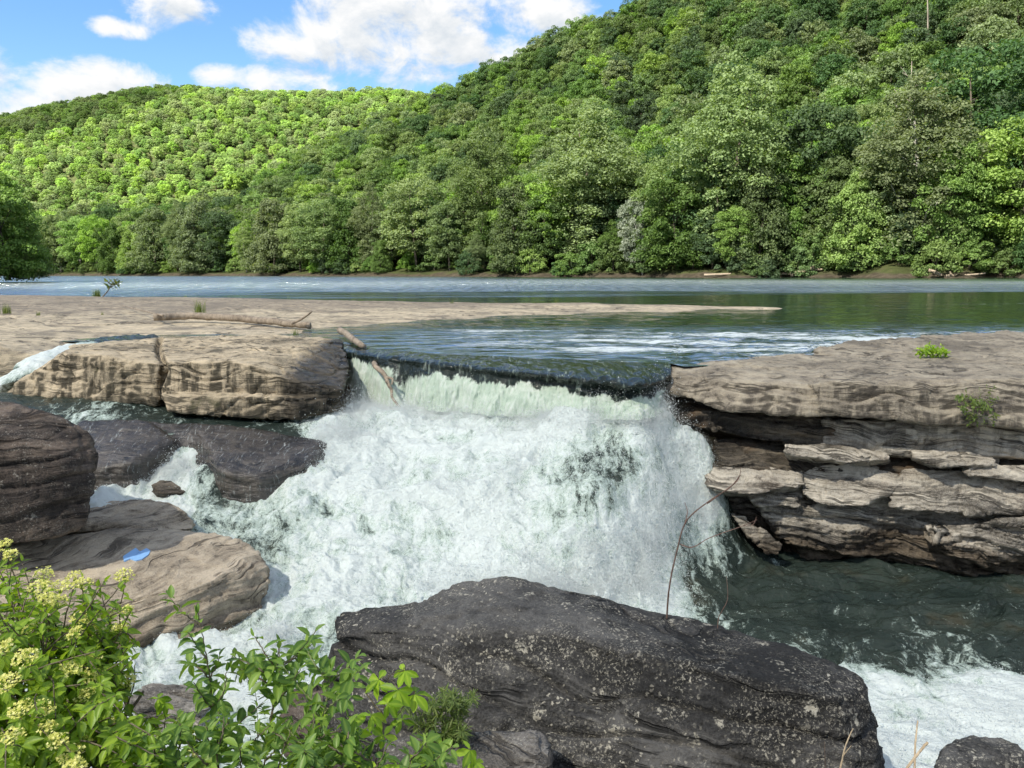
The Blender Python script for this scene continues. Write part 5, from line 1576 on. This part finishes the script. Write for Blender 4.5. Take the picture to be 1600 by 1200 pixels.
# ------------------------------------------------------------------ near bank and foreground plants
g = NT('bank_soil')
tc = g.n('NewGeometry').outputs['Position']
M_SOIL = g.out(g.n('BsdfPrincipled', {'Base Color': g.ramp(g.noise(tc, 3.0, 6), [(0.3, (0.035, 0.028, 0.018)), (0.55, (0.07, 0.055, 0.035)), (0.75, (0.05, 0.06, 0.02))]), 'Roughness': 0.95,
                  'Normal': g.n('Bump', {'Height': g.noise(tc, 12, 5), 'Distance': 0.06}).outputs[0]}))
YN, XN = np.meshgrid(np.linspace(-8, 5.2, 90), np.linspace(-9, 9, 120), indexing='ij')
zn = np.interp(YN, [-8, 0.6, 1.5, 3, 4, 5.2], [.3, -.15, -.5, -1.15, -1.6, -3.0]) + .10 * fbm(np.stack([XN.ravel(), YN.ravel(), 0 * XN.ravel()], 1), 4).reshape(XN.shape)
zn -= np.clip(XN - 1.3, 0, 6) * .7 + np.clip(-2.6 - XN, 0, 6) * .5
tag(newobj('soil_bank', mesh_np('soil_bank', np.stack([XN, YN, zn], -1).reshape(-1, 3), grid_faces(*XN.shape)[:, ::-1], [M_SOIL])), kind='structure')


def plant_leaf_mat(name, c0, c1, c2, trans=0.42, rough=0.42, spec=0.4):
    g = NT(name)
    at = g.n('Attribute', attribute_name='leaf').outputs['Fac']
    rib = g.n('Attribute', attribute_name='rib').outputs['Fac']
    c = g.ramp(at, [(0.1, c0), (0.5, c1), (0.9, c2)])
    c = g.mix(g.math('MULTIPLY', rib, .35), c, (min(1, c2[0] * 1.6), min(1, c2[1] * 1.4), c2[2] * 1.5, 1))
    bk = g.n('NewGeometry').outputs['Backfacing']
    c = g.mix(g.math('MULTIPLY', bk, .45), c, (c2[0] * 1.3, c2[1] * 1.2, c2[2] * 1.8, 1))
    d = g.n('BsdfPrincipled', {'Base Color': c, 'Roughness': rough, 'Specular IOR Level': spec})
    t = g.n('BsdfTranslucent', {'Color': g.mix(1.0, c, (1.35, 1.35, .45, 1), 'MULTIPLY')})
    return g.out(g.n('MixShader', {0: trans, 1: d, 2: t}))


M_PL_SHRUB = plant_leaf_mat('shrub_leaf', (0.115, 0.205, 0.020), (0.21, 0.345, 0.030), (0.33, 0.48, 0.045))
M_PL_HONEY = plant_leaf_mat('oval_leaf', (0.080, 0.165, 0.036), (0.145, 0.265, 0.050), (0.26, 0.40, 0.07))
M_PL_CREEP = plant_leaf_mat('creeper_leaf', (0.16, 0.29, 0.025), (0.27, 0.45, 0.035), (0.38, 0.55, 0.05))
M_PL_WEED = plant_leaf_mat('weed_leaf', (0.07, 0.13, 0.03), (0.13, 0.20, 0.05), (0.22, 0.28, 0.08))
M_GRASS = plant_leaf_mat('grass_blade', (0.06, 0.11, 0.02), (0.12, 0.19, 0.035), (0.26, 0.30, 0.09))
M_STEM = bark_mat('stem_brown', (0.09, 0.075, 0.05), (0.20, 0.165, 0.11), 12.0)
M_STEMG = bark_mat('stem_green', (0.12, 0.16, 0.05), (0.25, 0.27, 0.12), 12.0)
g = NT('petal_cream')
at = g.n('Attribute', attribute_name='leaf').outputs['Fac']
pc_ = g.ramp(at, [(0.0, (0.50, 0.53, 0.09)), (0.45, (0.76, 0.75, 0.20)), (1.0, (0.90, 0.87, 0.38))])
M_PETAL = g.out(g.n('MixShader', {0: .25, 1: g.n('BsdfPrincipled', {'Base Color': pc_, 'Roughness': .7}), 2: g.n('BsdfTranslucent', {'Color': pc_})}))


def leaf_template(kind):
    """unit leaf along +x, width along y, normal +z -> V, quads, rib"""
    t = np.linspace(0, 1, 8)
    if kind == 'ovate': w = .52 * np.sin(math.pi * t ** .72) ** .9 * (1 - .15 * t)
    elif kind == 'oval': w = .50 * np.sin(math.pi * t ** .9) ** .8
    elif kind == 'lance': w = .17 * np.sin(math.pi * t ** .8) ** .9
    else: w = .42 * np.sin(math.pi * t ** 1.15) ** .9       # leaflet, broad beyond the middle
    w = np.maximum(w, 0.004) / 2 * 1.0
    tooth = 1 + (.10 * (np.arange(8) % 2) if kind in ('ovate', 'leaflet') else 0)
    rows = []
    for s, lift in ((-1, .16), (-.5, .05), (0, 0), (.5, .05), (1, .16)):
        y = s * w * (tooth if abs(s) == 1 else 1)
        z = lift * w * 2 * 1.3 - .22 * t ** 2 + (.015 * np.sin(t * 22 + s) if abs(s) == 1 else 0)
        rows.append(np.stack([t, y, z], 1))
    V = np.stack(rows, 1).reshape(-1, 3)
    rib = np.tile([0, 0, 1, 0, 0], 8)
    return V, grid_faces(8, 5), rib


LT = {k: leaf_template(k) for k in ('ovate', 'oval', 'lance', 'leaflet')}


class Leaves:
    def __init__(s, kind): s.k = kind; s.p, s.d, s.n, s.s = [], [], [], []
    def add(s, p, d, n, size): s.p.append(p); s.d.append(d); s.n.append(n); s.s.append(size)
    def build(s, name, mat, parent, rg, loc):
        V0, q0, rib0 = LT[s.k]
        p, d, n, z = np.array(s.p), np.array(s.d), np.array(s.n), np.array(s.s)
        d /= np.linalg.norm(d, axis=1)[:, None]
        b = np.cross(n, d); b /= np.linalg.norm(b, axis=1)[:, None] + 1e-9
        n = np.cross(d, b)
        cur = rg.uniform(.4, 1.5, len(p))
        V = p[:, None] + z[:, None, None] * (V0[None, :, :1] * d[:, None] + V0[None, :, 1:2] * b[:, None] + (V0[None, :, 2:] * cur[:, None, None]) * n[:, None])
        k = len(V0)
        Q = (q0[None] + k * np.arange(len(p))[:, None, None]).reshape(-1, 4)
        lf = np.repeat(np.clip(rg.normal(.45, .24, len(p)), 0, 1), k)
        return newobj(name, mesh_np(name, V.reshape(-1, 3) - loc, Q, [mat], True, attrs={'leaf': lf, 'rib': np.tile(rib0, len(p))}), parent)


def unit(v):
    v = np.asarray(v, float)
    return v / (np.linalg.norm(v) + 1e-9)


def twig_leaves(lv, pts, rg, size, first=.25, step=.045, spread=1.0, whorl=2, droop=.25):
    """pairs of leaves along a twig"""
    seg = np.linalg.norm(np.diff(pts, axis=0), axis=1); L = np.concatenate([[0], np.cumsum(seg)])
    s = L[-1] * first; k = rg.integers(0, 3)
    while s < L[-1] + 1e-6:
        p = np.array([np.interp(s, L, pts[:, c]) for c in range(3)])
        t = unit(np.array([np.interp(min(s + .01, L[-1]), L, pts[:, c]) for c in range(3)]) - np.array([np.interp(max(s - .02, 0), L, pts[:, c]) for c in range(3)]))
        a = unit(np.cross(t, [.3, .5, .81])); b = np.cross(t, a)
        ang0 = k * math.pi / 2 + rg.normal() * .3
        f = .55 + .45 * min(1, (L[-1] - s) / (L[-1] * .4 + 1e-6)) if s > L[-1] * .75 else 1
        for w_ in range(whorl):
            an = ang0 + w_ * 2 * math.pi / whorl
            o = math.cos(an) * a + math.sin(an) * b
            d = unit(o * spread + t * .55 + np.array([0, 0, -droop]) + rg.normal(size=3) * .18)
            nn = unit(np.array([0, 0, 1.0]) + t * .35 + rg.normal(size=3) * .35)
            lv.add(p + o * .004, d, nn, size * f * rg.uniform(.75, 1.2))
        s += step * rg.uniform(.8, 1.25); k += 1
    lv.add(pts[-1], unit(t + rg.normal(size=3) * .3), unit(np.array([0, 0, 1]) + rg.normal(size=3) * .4), size * .6)


def flower_cluster(rg, c, r, up):
    """flat topped head of many tiny five-petalled florets on thin rays"""
    V, Q, A = [], [], []
    up = unit(up); a = unit(np.cross(up, [1, .2, .1])); b = np.cross(up, a)
    n = int(125 * (r / .045) ** 1.2)
    k0 = 0
    for i in range(n):
        rr = r * math.sqrt(rg.random()); th = rg.random() * 6.283
        lobes = .25 * r * math.cos(5 * th + r * 900) * .35
        p = c + (rr + lobes * rr / r) * (math.cos(th) * a + math.sin(th) * b) + up * (.012 + .006 * rg.normal() - .35 * rr * rr / r)
        s = .0052 * rg.uniform(.7, 1.2)
        nn = unit(up + rg.normal(size=3) * .45); e = unit(np.cross(nn, rg.normal(size=3))); f = np.cross(nn, e)
        val = rg.random()
        for m in range(4):
            an = m * math.pi / 2
            d1 = math.cos(an) * e + math.sin(an) * f; d2 = -math.sin(an) * e + math.cos(an) * f
            V += [p, p + s * (d1 * .55 + d2 * .45) + nn * .001, p + s * d1 * 1.15 + nn * .0018, p + s * (d1 * .55 - d2 * .45) + nn * .001]
            Q.append([k0, k0 + 1, k0 + 2, k0 + 3]); k0 += 4; A += [val] * 4
    return np.array(V), np.array(Q), np.array(A)


# --- shrub with cream flower heads, bottom left
rg = np.random.default_rng(31)
FL = [(8, 852, 3.3), (18, 868, 3.2), (69, 898, 3.3), (62, 917, 3.15), (93, 917, 3.2), (72, 937, 3.0), (90, 939, 3.05), (115, 902, 3.4), (128, 911, 3.35), (195, 898, 3.5), (198, 954, 3.4), (125, 966, 3.2), (118, 989, 3.0),
      (171, 960, 3.4), (150, 983, 3.2), (188, 982, 3.3), (39, 1029, 2.8), (147, 1027, 3.1), (111, 1046, 2.9), (12, 1066, 2.7), (147, 1056, 3.0), (198, 1064, 3.2), (133, 1087, 2.9), (33, 1108, 2.65), (66, 1108, 2.7), (177, 1131, 2.9),
      (75, 1138, 2.65), (90, 1159, 2.6), (130, 1162, 2.75), (110, 1180, 2.6), (249, 1154, 3.0), (291, 1186, 2.95), (312, 1146, 3.1), (20, 1150, 2.5), (206, 1188, 2.8), (118, 1197, 2.55), (8, 1010, 2.9), (48, 985, 3.1)]
base = P(90, 1480, 3.05)
sh = empty('flowering_shrub', base)
tag(sh, 'leafy green shrub with flat cream yellow flower heads, bottom left corner', 'shrub')
st, lv = MB(), Leaves('ovate')
TOPX = [-60, 0, 30, 60, 100, 140, 175, 205, 214, 216, 235, 300]
TOPY = [840, 850, 862, 890, 893, 897, 888, 900, 940, 1060, 1130, 1185]
mains = []
for k in range(12):
    tip = P(-60 + k * 27 + rg.normal() * 8, 1060 + rg.normal() * 30, 2.75 + .06 * k + rg.normal() * .1)
    b0 = base + rg.normal(size=3) * [.15, .10, 0]
    pts = curve_pts([b0, b0 * .45 + tip * .55 + rg.normal(size=3) * .05 + [0, 0, .04], tip], 14, .004, k)
    st.tube(pts, np.linspace(.011, .006, 14), 6)
    mains.append(pts)
targets = [(q, True) for q in FL]
tries = 0
while len(targets) < 330 and tries < 5000:
    tries += 1
    x = rg.uniform(-70, 290); y = rg.uniform(850, 1260)
    if y < np.interp(x, TOPX, TOPY) + 8: continue
    if x > 216 and y < 1130 + (x - 216) * .7: continue
    d = np.interp(y, [850, 1200], [3.4, 2.55]) + rg.normal() * .14 + .1
    targets.append(((x, y, d), False))
for (x, y, d), flower in targets:
    tip = P(x, y, d)
    m = mains[rg.integers(len(mains))]
    best = min(mains, key=lambda a: np.linalg.norm(a[10] - tip) + rg.random() * .15)
    root = best[rg.integers(8, 14)]
    v = tip - root; Lv = np.linalg.norm(v)
    if Lv > .34: root = tip - v / Lv * .34 - np.array([0, 0, .06])
    mid = (root + tip) / 2 + rg.normal(size=3) * .02 + np.array([0, 0, .02])
    if flower: tip2 = P(x, y, d - .10) - np.array([0, 0, .03])
    else: tip2 = tip
    pts = curve_pts([root, mid, tip2], 9, .001, int(x * 7 + y))
    st.tube(pts, np.linspace(.004, .0018, 9), 5)
    twig_leaves(lv, pts, rg, .058, first=.2, step=.042, droop=.45)
st.build('stems', M_STEM, parent=sh, loc=base)
lv.build('foliage', M_PL_SHRUB, sh, rg, base)
for (x, y, d) in FL:
    c = P(x, y, d - .10)
    V, Q, A = flower_cluster(rg, c, rg.uniform(.028, .042), np.array([rg.normal() * .2, -.25 + rg.normal() * .15, 1]))
    stalks = MB()
    for _ in range(5):
        e = c + np.array([rg.normal() * .02, rg.normal() * .02, .004]); stalks.tube(np.array([c - [0, 0, .03], (c + e) / 2 - [0, 0, .008], e]), [.0014, .001, .0008], 4)
    nV = len(V)
    Vs = np.vstack(stalks.V); qs = np.vstack(stalks.q) + nV; ts = np.vstack(stalks.t) + nV
    fo_ = newobj('flower_cluster', mesh_np('flower_cluster', np.vstack([V, Vs]) - base, [np.vstack([Q, qs]), ts], [M_PETAL, M_STEMG], False,
                 midx=np.concatenate([np.zeros(len(Q)), np.ones(len(qs) + len(ts))]), attrs={'leaf': np.concatenate([A, np.zeros(len(Vs))])}), sh)


def upright_shrub(name, label, cat, stems, kind, mat, smat, size, step, seed, first=.1, whorl=2, droop=.1, spread=1.0, r=.004, sway=.02):
    """each stem: control points ((px,py,d), ...); leaves along it"""
    rg = np.random.default_rng(seed)
    base = P(*stems[0][0])
    root = empty(name, base)
    tag(root, label, cat)
    st, lv = MB(), Leaves(kind)
    for k, s_ in enumerate(stems):
        n = 8 * len(s_)
        pts = curve_pts([P(*c) for c in s_], n, .0015, seed + k)
        st.tube(pts, np.linspace(r, r * .35, n), 5)
        twig_leaves(lv, pts, rg, size, first, step, spread, whorl, droop)
    st.build('stems', smat, parent=root, loc=base)
    lv.build('foliage', mat, root, rg, base)
    return root


def side_shoots(main, n, rg, L=60, y0=.3):
    out = [main]
    m = np.array(main, float)
    for _ in range(n):
        t = rg.uniform(y0, .9) * (len(m) - 1); i = int(t); f = t - i
        p = m[i] * (1 - f) + m[min(i + 1, len(m) - 1)] * f
        a = rg.uniform(-1, 1)
        out.append([tuple(p), tuple(p + [a * L * .5, -L * .25, rg.normal() * .05]), tuple(p + [a * L * rg.uniform(.7, 1.2), -L * rg.uniform(.3, .8), rg.normal() * .12])])
    return out


rg = np.random.default_rng(8)
upright_shrub('oval_leaf_shrub', 'tall upright shoot with paired leaves, tip before the undercut of the pale rock', 'shrub',
              side_shoots([(345, 1330, 2.95), (340, 1180, 2.95), (330, 1080, 2.95), (318, 1000, 2.95), (309, 958, 2.95)], 12, rg, 70, .05), 'oval', M_PL_HONEY, M_STEM, .062, .042, 41)
rg = np.random.default_rng(9)
upright_shrub('oval_leaf_shrub', 'dark green shoot pointing up with narrow paired leaves, left of the brown wedged rock', 'shrub',
              side_shoots([(415, 1330, 2.9), (412, 1200, 2.9), (425, 1110, 2.9), (432, 1050, 2.9), (436, 1005, 2.9)], 14, rg, 75, .02), 'oval', M_PL_HONEY, M_STEM, .060, .040, 42)
rg = np.random.default_rng(10)
upright_shrub('oval_leaf_shrub', 'shoot with a pale stem and paired leaves rising before the black boulder\'s left foot', 'shrub',
              side_shoots([(480, 1330, 2.7), (490, 1200, 2.7), (505, 1120, 2.7), (513, 1070, 2.7), (517, 1045, 2.7)], 13, rg, 75, .02), 'oval', M_PL_HONEY, M_STEMG, .058, .040, 43)
rg = np.random.default_rng(12)
upright_shrub('leafy_shrub', 'low mass of green leaves at the bottom edge, right of the cream flowers', 'shrub',
              [s for x in range(235, 640, 50) for s in side_shoots([(x, 1340, 2.55), (x + rg.normal() * 8, 1230, 2.55), (x + rg.normal() * 14, 1130 + abs(x - 400) * .10 + rg.normal() * 16, 2.6)], 5, rg, 60, .3)],
              'oval', M_PL_HONEY, M_STEM, .056, .042, 44)
rg = np.random.default_rng(13)
upright_shrub('feathery_plant', 'fine leaved pale weed growing against the front of the black boulder', 'weed',
              [s for x in (650, 672, 690, 712, 730) for s in side_shoots([(690 + (x - 690) * .3, 1220, 4.6), (690 + (x - 690) * .7, 1145, 4.6), (x, 1085 + rg.normal() * 10, 4.62)], 6, rg, 30, .2)],
              'lance', M_PL_WEED, M_STEMG, .060, .018, 45, whorl=3)
rg = np.random.default_rng(14)
upright_shrub('feathery_plant', 'thin wispy stem with tiny leaves beside the dark green shoot', 'weed',
              [s for s in side_shoots([(405, 1250, 3.1), (402, 1120, 3.1), (398, 1070, 3.1), (395, 1030, 3.1)], 7, rg, 30, .4)], 'lance', M_PL_WEED, M_STEMG, .035, .02, 46, r=.002)


def creeper(label, stems, heads, seed):
    rg = np.random.default_rng(seed)
    base = P(*stems[0][0]); root = empty('creeper', base); tag(root, label, 'creeper')
    st, lv = MB(), Leaves('leaflet')
    for k, s_ in enumerate(stems):
        pts = curve_pts([P(*c) for c in s_], 20, .002, seed + k); st.tube(pts, np.linspace(.004, .0015, 20), 5)
    allp = np.vstack([curve_pts([P(*c) for c in s_], 20) for s_ in stems])
    for x, y, d, sz in heads:
        c = P(x, y, d)
        near = allp[np.argmin(np.linalg.norm(allp - c, axis=1))]
        st.tube(curve_pts([near, (near + c) / 2 + [0, 0, .015], c], 8), np.linspace(.0016, .001, 8), 4)
        nn = unit(np.array([rg.normal() * .35, -.55 + rg.normal() * .3, .8])); a = unit(np.cross(nn, [1, .1, .3])); b = np.cross(nn, a)
        th = rg.uniform(0, 6.28)
        for m in range(5):
            an = th + (m - 2) * 1.05
            d_ = unit(math.cos(an) * a + math.sin(an) * b + np.array([0, 0, -.45]))
            lv.add(c, d_, unit(nn + rg.normal(size=3) * .2), sz * (1.0 - .12 * abs(m - 2)) * rg.uniform(.9, 1.1))
    st.build('stems', M_STEM, parent=root, loc=base); lv.build('foliage', M_PL_CREEP, root, rg, base)


creeper('bright yellow green creeper with five part leaves against the left foot of the black boulder',
        [[(560, 1330, 3.3), (585, 1200, 3.3), (600, 1120, 3.3), (607, 1060, 3.3), (630, 1048, 3.3)], [(590, 1180, 3.3), (620, 1120, 3.3), (650, 1080, 3.3)], [(575, 1260, 3.3), (545, 1180, 3.2), (530, 1130, 3.2)], [(600, 1120, 3.3), (570, 1080, 3.3), (565, 1065, 3.3)]],
        [(592, 1062, 3.3, .085), (633, 1048, 3.3, .075), (622, 1078, 3.25, .10), (648, 1085, 3.3, .085), (605, 1100, 3.2, .08), (580, 1118, 3.2, .095), (628, 1125, 3.25, .08), (548, 1140, 3.15, .09), (600, 1150, 3.15, .07), (510, 1160, 3.1, .085), (560, 1180, 3.1, .08), (500, 1110, 3.2, .06), (470, 1180, 3.0, .08), (440, 1195, 2.9, .07), (398, 1165, 3.0, .06)], 51)
creeper('yellow green creeper hanging its leaves over the flat grey rock at the bottom edge',
        [[(620, 1330, 3.2), (650, 1220, 3.2), (690, 1165, 3.2), (735, 1180, 3.2)], [(640, 1250, 3.2), (625, 1195, 3.15)]],
        [(645, 1180, 3.2, .08), (690, 1165, 3.2, .085), (735, 1172, 3.2, .075), (620, 1195, 3.1, .08), (668, 1195, 3.1, .07), (742, 1190, 3.2, .06), (590, 1200, 3.0, .08)], 52)
rg = np.random.default_rng(15)
creeper('small pale creeper leaves before the striped grey block',
        [[(250, 1330, 3.0), (255, 1200, 3.0), (258, 1120, 3.0)], [(256, 1160, 3.0), (235, 1120, 3.0)], [(255, 1200, 3.0), (285, 1150, 3.0)]],
        [(258, 1098, 3.0, .06), (247, 1092, 3.0, .055), (228, 1128, 2.95, .065), (290, 1140, 3.0, .06), (225, 1165, 2.9, .07), (270, 1185, 2.9, .065)], 53)


# --- tufts and small plants on the rocks
def tuft(px, py, z, h, n, seed, label, spread=.5, mat=None):
    rg = np.random.default_rng(seed)
    c = PZ(px, py, z)
    V, Q, A = [], [], []
    for k in range(n):
        a = rg.random() * 6.283; L = h * rg.uniform(.5, 1.1); b0 = c + np.array([rg.normal(), rg.normal(), 0]) * h * .16
        dv = np.array([math.cos(a), math.sin(a), 0]) * spread * L * rg.random(); wv = np.array([-math.sin(a), math.cos(a), 0]) * h * .018
        val = rg.random()
        for i, t in enumerate((0, .35, .7, 1)):
            p = b0 + dv * t * t + np.array([0, 0, L * (t - .25 * t * t * spread)])
            V += [p - wv * (1 - t * .92), p + wv * (1 - t * .92)]; A += [val, val]
        k0 = k * 8
        Q += [[k0 + 2 * i, k0 + 2 * i + 1, k0 + 2 * i + 3, k0 + 2 * i + 2] for i in range(3)]
    o = newobj('grass_tuft', mesh_np('grass_tuft', np.array(V) - c, np.array(Q), [mat or M_GRASS], True, attrs={'leaf': A, 'rib': np.zeros(len(A))}), None, c)
    return tag(o, label, 'grass tuft')


tuft(152, 466, .28, .50, 160, 1, 'largest grass tuft on the far edge of the rock shelf, left')
tuft(312, 489, .24, .48, 80, 2, 'grass tuft growing just behind the driftwood log', .6)
tuft(290, 468, .24, .25, 50, 3, 'small grass tuft on the shelf edge above the driftwood log')
tuft(462, 524, .05, .20, 40, 4, 'tiny green tuft in front of the forked end of the driftwood log')
tuft(10, 490, .30, .34, 90, 5, 'green tuft on the shelf at the left edge of the photo')
tuft(60, 493, .30, .16, 60, 6, 'low strip of green on the shelf beside the left edge tuft', .9)
tuft(160, 492, .29, .12, 60, 7, 'low weeds in a crack of the shelf, left of the log', .9)
tuft(706, 475, .14, .28, 26, 8, 'thin yellowish weed on the far shelf edge, above the falls')
tuft(870, 474, .10, .30, 24, 9, 'thin yellowish weed far right on the shelf edge')
tuft(452, 470, .2, .3, 12, 10, 'single sparse stalks on the shelf edge left of centre', .4)
upright_shrub('sapling', 'young sapling with a bent stem on the shelf edge beside the largest grass tuft', 'sapling',
              [[(160, 464, 38), (168, 455, 38), (176, 442, 38), (184, 435, 38)], [(172, 449, 38), (178, 446, 38), (187, 442, 38)], [(174, 445, 38), (168, 440, 38), (166, 438, 38)]], 'oval', M_GRASS, M_STEM, .26, .12, 61, r=.03, first=.4)
rg = np.random.default_rng(17)
upright_shrub('cliff_weed', 'green weed hanging in the crack of the cap slab face, right cliff', 'weed',
              [s for x in (1510, 1522, 1534, 1548) for s in side_shoots([(x + 6, 668, 11.15), (x, 640, 11.1), (x - 4 + rg.normal() * 3, 606 + rg.normal() * 6, 11.25)], 5, rg, 16, .1)], 'ovate', M_PL_WEED, M_STEMG, .055, .05, 62, r=.003)
upright_shrub('ground_weed', 'low green weeds growing on top of the higher grey slab', 'weed',
              [s for x in (1440, 1452, 1464, 1478) for s in side_shoots([(x, 558, 14.2), (x + rg.normal() * 3, 552, 14.2), (x + rg.normal() * 6, 545, 14.2)], 5, rg, 14, .0)], 'ovate', M_PL_CREEP, M_STEMG, .075, .05, 63, r=.003)
